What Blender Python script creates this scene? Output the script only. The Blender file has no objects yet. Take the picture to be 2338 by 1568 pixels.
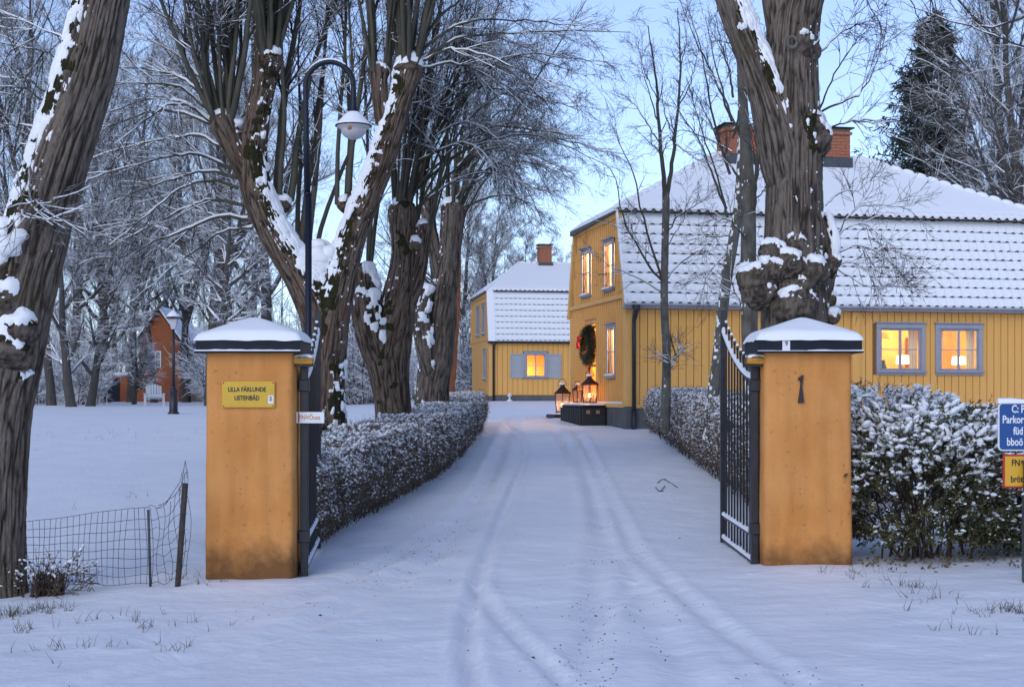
import bpy, math, random
import numpy as np
from mathutils import Vector, Matrix

R_ = math.radians
C = bpy.context.scene.collection
SC = bpy.context.scene

# ------------------------------------------------------------------ camera
EYE, FPX, CX, HZ = 1.65, 3200.0, 1168.5, 906.0
cam_d = bpy.data.cameras.new('camera')
cam = bpy.data.objects.new('camera', cam_d)
C.objects.link(cam)
cam.location = (0, 0, EYE)
cam.rotation_euler = (R_(90), 0, 0)
cam_d.sensor_width = 36.0
cam_d.lens = 36.0 * FPX / 2337.0
cam_d.shift_y = 122.0 / 2337.0
cam_d.clip_start = 0.1
cam_d.clip_end = 3000
SC.camera = cam

# ------------------------------------------------------------------ sky, light, exposure
world = bpy.data.worlds.new('World')
SC.world = world
world.use_nodes = True
wn = world.node_tree
wn.nodes.clear()
w_out = wn.nodes.new('ShaderNodeOutputWorld')
w_bg = wn.nodes.new('ShaderNodeBackground')
w_sky = wn.nodes.new('ShaderNodeTexSky')
w_sky.sky_type = 'NISHITA'
w_sky.sun_disc = False
SUN_EL, SUN_AZ = 24.0, 205.0          # low sun behind the camera, already veiled
w_sky.sun_elevation = R_(SUN_EL)
w_sky.sun_rotation = R_(SUN_AZ)
w_sky.air_density = 1.0
w_sky.dust_density = 0.3
w_sky.ozone_density = 4.0
w_bg.inputs['Strength'].default_value = 0.10
w_tint = wn.nodes.new('ShaderNodeMix')          # cold white balance of a blue-hour photograph, the same over the whole sky
w_tint.data_type = 'RGBA'; w_tint.blend_type = 'MULTIPLY'; w_tint.inputs['Factor'].default_value = 1.0
w_tint.inputs['B'].default_value = (0.88, 0.945, 1.08, 1)
w_hs = wn.nodes.new('ShaderNodeHueSaturation'); w_hs.inputs['Saturation'].default_value = 0.78; w_hs.inputs['Hue'].default_value = 0.507
wn.links.new(w_sky.outputs[0], w_hs.inputs['Color'])
wn.links.new(w_hs.outputs['Color'], w_tint.inputs['A'])
wn.links.new(w_tint.outputs['Result'], w_bg.inputs['Color'])
wn.links.new(w_bg.outputs[0], w_out.inputs['Surface'])

sun_d = bpy.data.lights.new('sun', 'SUN')
sun_d.energy = 0.5
sun_d.angle = R_(40)
sun_d.color = (1.0, 0.93, 0.86)
sun = bpy.data.objects.new('sun', sun_d)
C.objects.link(sun)
# sun_rotation is measured from +Y clockwise: direction towards the sun
_az, _el = R_(SUN_AZ), R_(35.0)
_sd = Vector((math.sin(_az) * math.cos(_el), math.cos(_az) * math.cos(_el), math.sin(_el)))
sun.rotation_euler = (-_sd).to_track_quat('-Z', 'Y').to_euler()

SC.view_settings.view_transform = 'Standard'
SC.view_settings.look = 'None'
SC.view_settings.gamma = 1.0
SC.view_settings.use_curve_mapping = False
SC.view_settings.exposure = 0.99
SC.render.engine = 'CYCLES'
SC.cycles.use_denoising = True
SC.cycles.max_bounces = 6
SC.cycles.transparent_max_bounces = 12
SC.cycles.sample_clamp_indirect = 4.0
SC.cycles.caustics_reflective = False
SC.cycles.caustics_refractive = False

# ------------------------------------------------------------------ numeric helpers
def PX(px, py, Y):
    return np.array([(px - CX) / FPX * Y, Y, EYE + (HZ - py) / FPX * Y])

_PY = np.array([0, 8, 10, 12.6, 16, 20, 25.7, 34.8, 38, 48, 60, 71, 90, 150, 2000.])
_PZ = np.array([0, 0, 0, .03, .12, .25, .47, .85, .92, 1.07, 1.28, 1.45, 1.5, 1.5, 1.5])

def sstep(a, b, x):
    t = np.clip((x - a) / (b - a), 0, 1)
    return t * t * (3 - 2 * t)

def profile(x, y):
    x = np.asarray(x, float); y = np.asarray(y, float)
    z = sum(np.interp(y + d, _PY, _PZ) for d in (-2, -1, 0, 1, 2)) / 5
    left = sstep(-4, -9, x)
    z = z - left * np.maximum(z - 1.25, 0) * .9
    z = z + .028 * np.clip(x, -4, 6) * np.exp(-((y - 12.4) / 4.5) ** 2)
    return z

def unproj(px, py):
    lo, hi = 4.0, 75.0
    for _ in range(50):
        m = .5 * (lo + hi)
        yy = HZ + FPX * (EYE - float(profile((px - CX) / FPX * m, m))) / m
        if yy > py: lo = m
        else: hi = m
    return np.array([(px - CX) / FPX * lo, lo])

def _h(ix, iy, iz):
    n = (ix.astype(np.int64) * 73856093) ^ (iy.astype(np.int64) * 19349663) ^ (iz.astype(np.int64) * 83492791)
    n = (n ^ (n >> 13)) * 1274126177 & 0x7fffffff
    n = (n ^ (n >> 16)) * 668265263 & 0x7fffffff
    n = n ^ (n >> 15)
    return (n & 0xffff) / 65535.0

def vnoise(p):
    p = np.asarray(p, float)
    i = np.floor(p).astype(np.int64)
    f = p - i
    f = f * f * (3 - 2 * f)
    x, y, z = i[..., 0], i[..., 1], i[..., 2]
    fx, fy, fz = f[..., 0], f[..., 1], f[..., 2]
    def L(a, b, t): return a + (b - a) * t
    return L(L(L(_h(x, y, z), _h(x + 1, y, z), fx), L(_h(x, y + 1, z), _h(x + 1, y + 1, z), fx), fy),
             L(L(_h(x, y, z + 1), _h(x + 1, y, z + 1), fx), L(_h(x, y + 1, z + 1), _h(x + 1, y + 1, z + 1), fx), fy), fz)

def fbm(p, o=3):
    s, a, t = 0, 1, 0
    for k in range(o):
        s = s + a * vnoise(p * 2 ** k + 17.3 * k); t += a; a *= .5
    return s / t

def nrm(v):
    return v / np.maximum(np.linalg.norm(v, axis=-1, keepdims=True), 1e-9)

# ------------------------------------------------------------------ mesh builder
class MB:
    def __init__(s): s.V, s.F, s.n, s.A = [], [], 0, []
    def add(s, V, F, mi=0, smooth=False, attr=None):
        V = np.asarray(V, float).reshape(-1, 3)
        F = np.asarray(F, np.int64)
        if len(F):
            s.F.append((F + s.n, mi, smooth))
        s.V.append(V); s.n += len(V)
        s.A.append(np.full(len(V), .5) if attr is None else np.asarray(attr, float).ravel())
        return s
    def box(s, x0, x1, y0, y1, z0, z1, mi=0):
        V = [(x0,y0,z0),(x1,y0,z0),(x1,y1,z0),(x0,y1,z0),(x0,y0,z1),(x1,y0,z1),(x1,y1,z1),(x0,y1,z1)]
        F = [(0,3,2,1),(4,5,6,7),(0,1,5,4),(1,2,6,5),(2,3,7,6),(3,0,4,7)]
        return s.add(V, F, mi)
    def bbox(s, x0, x1, y0, y1, z0, z1, b=.01, mi=0):
        """box with chamfered edges"""
        V, F = [], []
        xs, ys, zs = (x0, x1), (y0, y1), (z0, z1)
        idx = {}
        for i in (0,1):
            for j in (0,1):
                for k in (0,1):
                    sx, sy, sz = (b if i==0 else -b), (b if j==0 else -b), (b if k==0 else -b)
                    idx[i,j,k,0] = len(V); V.append((xs[i], ys[j]+sy, zs[k]+sz))
                    idx[i,j,k,1] = len(V); V.append((xs[i]+sx, ys[j], zs[k]+sz))
                    idx[i,j,k,2] = len(V); V.append((xs[i]+sx, ys[j]+sy, zs[k]))
        def q(*a): F.append(a)
        for i in (0,1):
            a=[idx[i,0,0,0],idx[i,1,0,0],idx[i,1,1,0],idx[i,0,1,0]]; q(*(a if i else a[::-1]))
            a=[idx[0,i,0,1],idx[1,i,0,1],idx[1,i,1,1],idx[0,i,1,1]]; q(*(a[::-1] if i else a))
            a=[idx[0,0,i,2],idx[1,0,i,2],idx[1,1,i,2],idx[0,1,i,2]]; q(*(a if i else a[::-1]))
        for i in (0,1):
            for j in (0,1):
                q(idx[i,j,0,0],idx[i,j,0,1],idx[i,j,1,1],idx[i,j,1,0])
                q(idx[i,0,j,0],idx[i,0,j,2],idx[i,1,j,2],idx[i,1,j,0])
                q(idx[0,i,j,1],idx[0,i,j,2],idx[1,i,j,2],idx[1,i,j,1])
        s.add(V, F, mi)
        T=[]
        for i in (0,1):
            for j in (0,1):
                for k in (0,1): T.append((idx[i,j,k,0],idx[i,j,k,1],idx[i,j,k,2]))
        s.F.append((np.array(T)+s.n-len(V), mi, False))
        return s
    def tube(s, pts, rad, k=8, mi=0, cap=True, smooth=True):
        P, N = grid(np.asarray(pts, float), np.broadcast_to(np.asarray(rad, float), (len(pts),)), k)
        M = len(P)
        s.add(P, grid_faces(M, k), mi, smooth)
        if cap:
            s.F.append((np.array([list(range(k))[::-1]]) + s.n - M * k, mi, False))
            s.F.append((np.array([list(range(k))]) + s.n - k, mi, False))
        return s
    def cyl(s, p0, p1, r0, r1=None, k=12, mi=0, cap=True):
        return s.tube([p0, p1], [r0, r0 if r1 is None else r1], k, mi, cap)
    def lathe(s, prof, c=(0,0,0), k=24, mi=0, smooth=True, ph=0.0):
        th = np.arange(k) / k * 2 * np.pi + ph
        V = np.array([[(c[0]+r*math.cos(t), c[1]+r*math.sin(t), c[2]+z) for t in th] for r, z in prof])
        return s.add(V, grid_faces(len(prof), k), mi, smooth)
    def prism(s, poly, axis, a, b, mi=0):
        """extrude a 2-D polygon along axis (0,1,2) from a to b"""
        n = len(poly); V = []
        for t in (a, b):
            for (u, v) in poly:
                p = [u, v]; p.insert(axis, t); V.append(p)
        s.add(V, [(i, (i+1)%n, n+(i+1)%n, n+i) for i in range(n)], mi)
        s.F.append((np.array([list(range(n))[::-1]])+s.n-2*n, mi, False))
        s.F.append((np.array([list(range(n, 2*n))])+s.n-2*n, mi, False))
        return s
    def ball(s, c, r, k=10, m=6, mi=0, squash=(1,1,1), noise=0, seed=0):
        ph = np.linspace(0, np.pi, m+1); th = np.arange(k)/k*2*np.pi
        D = np.array([[(math.sin(a)*math.cos(t), math.sin(a)*math.sin(t), math.cos(a)) for t in th] for a in ph])
        rr = 1 + noise*(vnoise(D*1.7+seed)-.5)
        V = np.asarray(c) + D*rr[...,None]*r*np.asarray(squash)
        return s.add(V[::-1], grid_faces(m+1, k), mi, True)
    def build(s, name, mats, parent=None, attr=False, flip=False):
        V = np.concatenate(s.V) if s.V else np.zeros((0,3))
        me = bpy.data.meshes.new(name)
        me.vertices.add(len(V)); me.vertices.foreach_set('co', V.ravel())
        loops = np.concatenate([f.ravel() for f, _, _ in s.F])
        tot = np.concatenate([np.full(len(f), f.shape[1]) for f, _, _ in s.F])
        mi = np.concatenate([np.full(len(f), m) for f, m, _ in s.F])
        sm = np.concatenate([np.full(len(f), z) for f, _, z in s.F])
        me.loops.add(len(loops)); me.loops.foreach_set('vertex_index', loops.astype(np.int32))
        me.polygons.add(len(tot))
        st = np.concatenate([[0], np.cumsum(tot)[:-1]])
        me.polygons.foreach_set('loop_start', st.astype(np.int32))
        me.polygons.foreach_set('material_index', mi.astype(np.int32))
        me.polygons.foreach_set('use_smooth', sm.astype(bool))
        for m in (mats if isinstance(mats, (list, tuple)) else [mats]): me.materials.append(m)
        if attr:
            a = me.attributes.new('ridge', 'FLOAT', 'POINT')
            a.data.foreach_set('value', np.concatenate(s.A).astype(np.float32))
        me.update(calc_edges=True)
        return link(name, me, parent)

def link(name, me, parent=None):
    o = bpy.data.objects.new(name, me); C.objects.link(o)
    if parent is not None: o.parent = parent
    return o

def grid_faces(M, k, closed=True):
    i = np.arange(M-1)[:, None]; j = np.arange(k if closed else k-1)[None, :]
    a = i*k + j; b = i*k + (j+1) % k
    return np.stack([a, b, b+k, a+k], -1).reshape(-1, 4)

def grid(P, rad, k):
    """tube surface round a polyline: points and normals [M,k,3]"""
    T = np.gradient(P, axis=0); T = nrm(T)
    u = np.cross(T[0], (0.02, 1, 0.01)); 
    if np.linalg.norm(u) < .1: u = np.cross(T[0], (1, 0, 0))
    u = u / np.linalg.norm(u)
    th = np.arange(k)/k*2*np.pi
    N = []
    for t in T:
        u = u - t*np.dot(u, t); u = u/np.linalg.norm(u)
        v = np.cross(t, u)
        N.append(np.cos(th)[:, None]*u + np.sin(th)[:, None]*v)
    N = np.array(N)
    return P[:, None]+N*np.asarray(rad)[:, None, None], N

def spline(K, n):
    """Catmull-Rom through rows of K, n samples"""
    K = np.asarray(K, float)
    P = np.vstack([2*K[0]-K[1], K, 2*K[-1]-K[-2]])
    t = np.linspace(0, len(K)-1-1e-6, n); i = t.astype(int); f = (t-i)[:, None]
    a, b, c, d = P[i], P[i+1], P[i+2], P[i+3]
    return .5*((2*b)+(-a+c)*f+(2*a-5*b+4*c-d)*f*f+(-a+3*b-3*c+d)*f**3)

def thing(name, label, cat, loc=(0,0,0), rotz=0, group=None):
    o = bpy.data.objects.new(name, None); C.objects.link(o)
    o.empty_display_size = .2
    o.location = loc; o.rotation_euler = (0, 0, rotz)
    o['label'] = label; o['category'] = cat
    if group: o['group'] = group
    return o
def tag(o, label, cat, group=None):
    o['label'] = label; o['category'] = cat
    if group: o['group'] = group
    return o
def stuff(o): o['kind'] = 'stuff'; return o
def structure(o): o['kind'] = 'structure'; return o
KIDS = {}
def dup(root, loc, rotz=0, scale=1, label=None):
    r = root.copy(); C.objects.link(r)
    r.location = loc; r.rotation_euler = (0, 0, rotz)
    r.scale = (scale,)*3 if np.isscalar(scale) else scale
    if label: r['label'] = label
    for ch in list(root.children):
        c = ch.copy(); C.objects.link(c); c.parent = r
        for g in list(ch.children):
            d = g.copy(); C.objects.link(d); d.parent = c
    return r

# ------------------------------------------------------------------ materials
def mat(name, col, rough=.6, col2=None, nscale=6, nstretch=(1,1,1), bump=0, bscale=40, metallic=0, spec=.5, detail=4, ramp=(.35,.65)):
    m = bpy.data.materials.new(name); m.use_nodes = True
    nt = m.node_tree; b = nt.nodes['Principled BSDF']
    b.inputs['Base Color'].default_value = (*col, 1)
    b.inputs['Roughness'].default_value = rough
    b.inputs['Metallic'].default_value = metallic
    b.inputs['Specular IOR Level'].default_value = spec
    if col2 or bump:
        tc = nt.nodes.new('ShaderNodeTexCoord'); mp = nt.nodes.new('ShaderNodeMapping')
        mp.inputs['Scale'].default_value = nstretch
        nt.links.new(tc.outputs['Object'], mp.inputs['Vector'])
        m['mp'] = mp.name
    if col2:
        n = nt.nodes.new('ShaderNodeTexNoise'); n.inputs['Scale'].default_value = nscale; n.inputs['Detail'].default_value = detail
        nt.links.new(mp.outputs[0], n.inputs['Vector'])
        r = nt.nodes.new('ShaderNodeValToRGB'); r.name = 'ramp'
        r.color_ramp.elements[0].position = ramp[0]; r.color_ramp.elements[0].color = (*col, 1)
        r.color_ramp.elements[1].position = ramp[1]; r.color_ramp.elements[1].color = (*col2, 1)
        nt.links.new(n.outputs['Fac'], r.inputs['Fac'])
        nt.links.new(r.outputs[0], b.inputs['Base Color'])
    if bump:
        n2 = nt.nodes.new('ShaderNodeTexNoise'); n2.inputs['Scale'].default_value = bscale; n2.inputs['Detail'].default_value = 4
        nt.links.new(mp.outputs[0], n2.inputs['Vector'])
        bp = nt.nodes.new('ShaderNodeBump'); bp.inputs['Strength'].default_value = bump; bp.inputs['Distance'].default_value = .02
        nt.links.new(n2.outputs['Fac'], bp.inputs['Height'])
        nt.links.new(bp.outputs[0], b.inputs['Normal'])
    return m

def base_input(m):
    b = m.node_tree.nodes['Principled BSDF'].inputs['Base Color']
    if b.is_linked: return b.links[0].from_socket
    v = m.node_tree.nodes.new('ShaderNodeRGB'); v.outputs[0].default_value = b.default_value
    return v.outputs[0]

def add_snow_top(m, thr=.3, soft=.25, nz=18, amount=.5, col=(.84,.86,.89)):
    """snow lying on whatever faces up (settles by the surface's own normal)"""
    nt = m.node_tree; b = nt.nodes['Principled BSDF']; src = base_input(m)
    g = nt.nodes.new('ShaderNodeNewGeometry'); s = nt.nodes.new('ShaderNodeSeparateXYZ')
    nt.links.new(g.outputs['True Normal'], s.inputs[0])
    tc = nt.nodes.new('ShaderNodeTexCoord')
    n = nt.nodes.new('ShaderNodeTexNoise'); n.inputs['Scale'].default_value = nz; n.inputs['Detail'].default_value = 3
    nt.links.new(tc.outputs['Object'], n.inputs['Vector'])
    ma = nt.nodes.new('ShaderNodeMath'); ma.operation = 'MULTIPLY_ADD'
    nt.links.new(n.outputs['Fac'], ma.inputs[0]); ma.inputs[1].default_value = amount; ma.inputs[2].default_value = -amount*.5
    ad = nt.nodes.new('ShaderNodeMath'); ad.operation = 'ADD'
    nt.links.new(s.outputs['Z'], ad.inputs[0]); nt.links.new(ma.outputs[0], ad.inputs[1])
    mr = nt.nodes.new('ShaderNodeMapRange'); mr.inputs['From Min'].default_value = thr; mr.inputs['From Max'].default_value = thr+soft
    nt.links.new(ad.outputs[0], mr.inputs['Value'])
    mx = nt.nodes.new('ShaderNodeMix'); mx.data_type = 'RGBA'
    nt.links.new(mr.outputs[0], mx.inputs['Factor']); nt.links.new(src, mx.inputs['A'])
    mx.inputs['B'].default_value = (*col, 1)
    nt.links.new(mx.outputs['Result'], b.inputs['Base Color'])
    return m

def emit(name, col, strength):
    m = bpy.data.materials.new(name); m.use_nodes = True
    b = m.node_tree.nodes['Principled BSDF']
    b.inputs['Base Color'].default_value = (*[c*.5 for c in col], 1)
    b.inputs['Emission Color'].default_value = (*col, 1); b.inputs['Emission Strength'].default_value = strength
    return m

def glass(name, col=(1,1,1), gloss=.12, tint_rough=.02):
    m = bpy.data.materials.new(name); m.use_nodes = True
    nt = m.node_tree; nt.nodes.clear()
    o = nt.nodes.new('ShaderNodeOutputMaterial'); t = nt.nodes.new('ShaderNodeBsdfTransparent'); t.inputs[0].default_value = (*col, 1)
    gl = nt.nodes.new('ShaderNodeBsdfGlossy'); gl.inputs['Roughness'].default_value = tint_rough
    mx = nt.nodes.new('ShaderNodeMixShader'); mx.inputs[0].default_value = gloss
    nt.links.new(t.outputs[0], mx.inputs[1]); nt.links.new(gl.outputs[0], mx.inputs[2]); nt.links.new(mx.outputs[0], o.inputs[0])
    return m

SNOWC = (.86, .875, .90)
M = {}
M['snow'] = mat('snow', SNOWC, .55, bump=.35, bscale=26, spec=.3)
M['snow_soft'] = mat('snow_soft', SNOWC, .6, spec=.3)
M['ground'] = mat('snow_ground', SNOWC, .55, col2=(.80, .82, .86), nscale=1.3, bump=.6, bscale=11, spec=.3)
M['plaster'] = mat('ochre_plaster', (.60, .245, .066), .85, col2=(.68, .31, .10), nscale=2.2, bump=.55, bscale=17, spec=.15)
M['cap_metal'] = mat('black_sheet_metal', (.010, .012, .020), .55, col2=(.016, .019, .028), nscale=5, spec=.22)
M['iron'] = mat('black_iron', (.010, .011, .016), .4, col2=(.022, .022, .028), nscale=14, bump=.1, bscale=60)
M['grey_metal'] = mat('grey_metal', (.05, .058, .066), .45, col2=(.07, .075, .08), nscale=10)
M['yellow_wood'] = mat('yellow_paint', (.62, .28, .012), .5, col2=(.40, .17, .012), nscale=9, nstretch=(1,1,3))
M['bark'] = mat('fissured_bark', (.055, .044, .036), .9, spec=.15)
M['board'] = mat('yellow_board', (.74, .385, .10), .6, col2=(.78, .42, .125), nscale=3, nstretch=(4,4,.6), bump=.12, bscale=30, spec=.25)
M['board_pale'] = mat('pale_yellow_board', (.76, .44, .155), .6, col2=(.70, .38, .115), nscale=3, nstretch=(4,4,.6), bump=.12, bscale=30, spec=.25)
M['groove'] = mat('board_joint', (.24, .11, .025), .8)
M['trim_grey'] = mat('lilac_grey_paint', (.30, .305, .35), .5, col2=(.34, .34, .38), nscale=4, spec=.3)
M['shutter'] = mat('grey_shutter_paint', (.33, .36, .38), .55, col2=(.38, .40, .42), nscale=5)
M['plinth'] = mat('grey_plinth', (.085, .092, .098), .9, col2=(.12, .125, .13), nscale=3, bump=.2, bscale=30)
M['tile'] = mat('dark_clay_tile', (.032, .022, .020), .8, col2=(.055, .032, .026), nscale=9)
M['brick'] = mat('red_brick', (.42, .165, .085), .9, col2=(.33, .11, .06), nscale=11, bump=.3, bscale=60)
M['mortar'] = mat('mortar', (.22, .16, .13), .95)
M['wood_dark'] = mat('weathered_wood', (.045, .036, .03), .85, col2=(.075, .062, .052), nscale=12, nstretch=(3,3,.5), bump=.3)
M['white_paint'] = mat('white_paint', (.72, .72, .72), .5)
M['blue_sign'] = mat('blue_sign_face', (.008, .065, .25), .35)
M['sign_white'] = mat('sign_white', (.74, .75, .76), .4)
M['yellow_sign'] = mat('yellow_enamel', (.66, .40, .020), .35, col2=(.60, .35, .02), nscale=6)
M['sign_yellow'] = mat('traffic_yellow', (.72, .38, .02), .35)
M['red'] = mat('sign_red', (.42, .02, .015), .4)
M['black_print'] = mat('black_print', (.018, .014, .012), .5)
M['number_iron'] = mat('forged_number', (.022, .014, .022), .55)
M['orange_print'] = mat('faded_orange_print', (.55, .28, .12), .6)
M['slate'] = mat('dark_step_stone', (.016, .017, .020), .6, col2=(.026, .027, .03), nscale=6, bump=.2)
M['copper'] = mat('brown_copper', (.10, .045, .03), .4, col2=(.05, .025, .02), nscale=15, metallic=.6)
M['candle'] = mat('candle_wax', (.8, .7, .55), .5)
M['flame'] = emit('candle_flame', (1, .58, .20), 32)
M['glass'] = glass('window_glass', (1, .98, .96), .06)
M['lantern_glass'] = glass('lantern_glass', (1, .90, .80), .04, .35)
def _frosted(m):
    nt = m.node_tree; out = [n for n in nt.nodes if n.type == 'OUTPUT_MATERIAL'][0]; src = out.inputs[0].links[0].from_socket
    tr = nt.nodes.new('ShaderNodeBsdfTranslucent'); tr.inputs[0].default_value = (.85, .62, .55, 1)
    mx = nt.nodes.new('ShaderNodeMixShader'); mx.inputs[0].default_value = .26
    nt.links.new(src, mx.inputs[1]); nt.links.new(tr.outputs[0], mx.inputs[2]); nt.links.new(mx.outputs[0], out.inputs[0])
_frosted(M['lantern_glass'])
M['dark_pane'] = mat('unlit_pane', (.10, .115, .14), .12, spec=.8)
M['blind'] = mat('cream_wall', (.85, .76, .60), .8)
M['room'] = mat('room_wall', (.82, .58, .28), .8, col2=(.78, .46, .17), nscale=1.8)
M['room_dark'] = mat('room_wood', (.16, .06, .03), .6)
M['shade'] = emit('lit_lamp_shade', (1, .80, .45), 6)
M['shade_orange'] = emit('orange_lamp_shade', (1, .30, .04), .8)
M['curtain'] = mat('pale_curtain', (.85, .72, .5), .8)
M['curtain'].node_tree.nodes['Principled BSDF'].inputs['Subsurface Weight'].default_value = 0.0
M['green'] = mat('fir_needles', (.016, .030, .016), .7, col2=(.03, .05, .022), nscale=9)
M['leaf'] = mat('evergreen_leaf', (.040, .052, .018), .55, col2=(.115, .105, .038), nscale=7)
M['brown_leaf'] = mat('brown_leaf', (.15, .095, .055), .8, col2=(.14, .12, .06), nscale=7)
M['twig'] = mat('dark_twig', (.045, .034, .029), .85)
M['shoot'] = mat('olive_shoot_bark', (.048, .045, .032), .85, col2=(.08, .075, .052), nscale=4, nstretch=(3,3,.6))
M['stem'] = mat('brown_stem', (.07, .045, .03), .85)
M['hedge_twig'] = mat('hedge_twig', (.12, .085, .064), .85)
M['grass'] = mat('dry_grass', (.10, .085, .045), .8)
M['litter'] = mat('dirt_crumb', (.04, .034, .03), .9)
M['moss'] = mat('dark_moss', (.022, .022, .012), .95, col2=(.042, .037, .018), nscale=22, bump=.8, bscale=55, spec=.1)
M['wire'] = mat('fence_wire', (.03, .031, .034), .5, metallic=.5)
M['bow'] = mat('red_ribbon', (.55, .012, .02), .45)
M['redwall'] = mat('red_brown_render', (.28, .080, .036), .9, col2=(.36, .13, .045), nscale=.6)
M['cream'] = mat('cream_render', (.58, .50, .34), .9)
M['opal'] = mat('opal_globe', (.52, .50, .52), .25, spec=.5)
M['amber'] = mat('amber_lamp_insert', (.45, .22, .10), .4)
M['dark_blue'] = mat('dark_blue_paint', (.006, .010, .022), .45, spec=.35)
M['frost_twig'] = add_snow_top(mat('frosted_twig', (.040, .033, .032), .85), .05, .3, 3, .7)
M['wood_twig'] = add_snow_top(mat('woodland_twig', (.058, .050, .048), .85), .24, .3, 3, .7)
M['twig_snowy'] = add_snow_top(mat('snowy_twig', (.030, .025, .024), .85), .45, .3, 6, .5)
M['frost_bark'] = add_snow_top(mat('frosted_bark', (.050, .044, .040), .9, col2=(.085, .075, .065), nscale=3, nstretch=(4,4,.6)), .35, .3, 3, .5)
M['spruce'] = add_snow_top(mat('spruce_needles', (.030, .046, .036), .8), .62, .4, 2, .7)
M['pine_bark'] = mat('orange_pine_bark', (.26, .11, .05), .9, col2=(.15, .07, .04), nscale=6, nstretch=(3,3,.7), bump=.4)
M['iron_snowy'] = add_snow_top(mat('iron_with_snow', (.012, .013, .018), .4), .75, .2, 20, .4)
M['silver_bark'] = mat('grey_smooth_bark', (.075, .068, .055), .85, col2=(.14, .135, .115), nscale=5, nstretch=(2,2,1), bump=.2, bscale=20)

# bark gets its colour from the ridge attribute: paler plates, dark fissures, mossy and reddish patches
def _bark(m, deep, plate, moss):
    nt = m.node_tree; b = nt.nodes['Principled BSDF']
    at = nt.nodes.new('ShaderNodeAttribute'); at.attribute_name = 'ridge'
    r = nt.nodes.new('ShaderNodeValToRGB')
    r.color_ramp.elements[0].position = .25; r.color_ramp.elements[0].color = (*deep, 1)
    r.color_ramp.elements[1].position = .85; r.color_ramp.elements[1].color = (*plate, 1)
    nt.links.new(at.outputs['Fac'], r.inputs['Fac'])
    tc = nt.nodes.new('ShaderNodeTexCoord')
    n = nt.nodes.new('ShaderNodeTexNoise'); n.inputs['Scale'].default_value = 2.2; n.inputs['Detail'].default_value = 5
    nt.links.new(tc.outputs['Object'], n.inputs['Vector'])
    mr = nt.nodes.new('ShaderNodeMapRange'); mr.inputs['From Min'].default_value = .52; mr.inputs['From Max'].default_value = .68; mr.inputs['To Max'].default_value = .45
    nt.links.new(n.outputs['Fac'], mr.inputs['Value'])
    mx = nt.nodes.new('ShaderNodeMix'); mx.data_type = 'RGBA'
    nt.links.new(mr.outputs[0], mx.inputs['Factor']); nt.links.new(r.outputs[0], mx.inputs['A']); mx.inputs['B'].default_value = (*moss, 1)
    n3 = nt.nodes.new('ShaderNodeTexNoise'); n3.inputs['Scale'].default_value = 46; n3.inputs['Detail'].default_value = 6; n3.inputs['Roughness'].default_value = .65
    mp = nt.nodes.new('ShaderNodeMapping'); mp.inputs['Scale'].default_value = (1, 1, .3)
    nt.links.new(tc.outputs['Object'], mp.inputs['Vector']); nt.links.new(mp.outputs[0], n3.inputs['Vector'])
    m2 = nt.nodes.new('ShaderNodeMix'); m2.data_type = 'RGBA'; m2.blend_type = 'MULTIPLY'; m2.inputs['Factor'].default_value = .6
    gr = nt.nodes.new('ShaderNodeMapRange'); gr.inputs['To Min'].default_value = .5; gr.inputs['To Max'].default_value = 1.5
    gr.inputs['From Min'].default_value = .3; gr.inputs['From Max'].default_value = .7
    nt.links.new(n3.outputs['Fac'], gr.inputs['Value'])
    nt.links.new(mx.outputs['Result'], m2.inputs['A']); nt.links.new(gr.outputs[0], m2.inputs['B'])
    nt.links.new(m2.outputs['Result'], b.inputs['Base Color'])
    bp = nt.nodes.new('ShaderNodeBump'); bp.inputs['Strength'].default_value = .5; bp.inputs['Distance'].default_value = .015
    nt.links.new(n3.outputs['Fac'], bp.inputs['Height']); nt.links.new(bp.outputs[0], b.inputs['Normal'])
_bark(M['bark'], (.034, .026, .021), (.165, .134, .110), (.075, .062, .036))
M['bark_brown'] = mat('brown_fissured_bark', (.05, .04, .03), .9, spec=.15)
_bark(M['bark_brown'], (.030, .021, .016), (.155, .115, .088), (.10, .056, .038))

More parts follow.
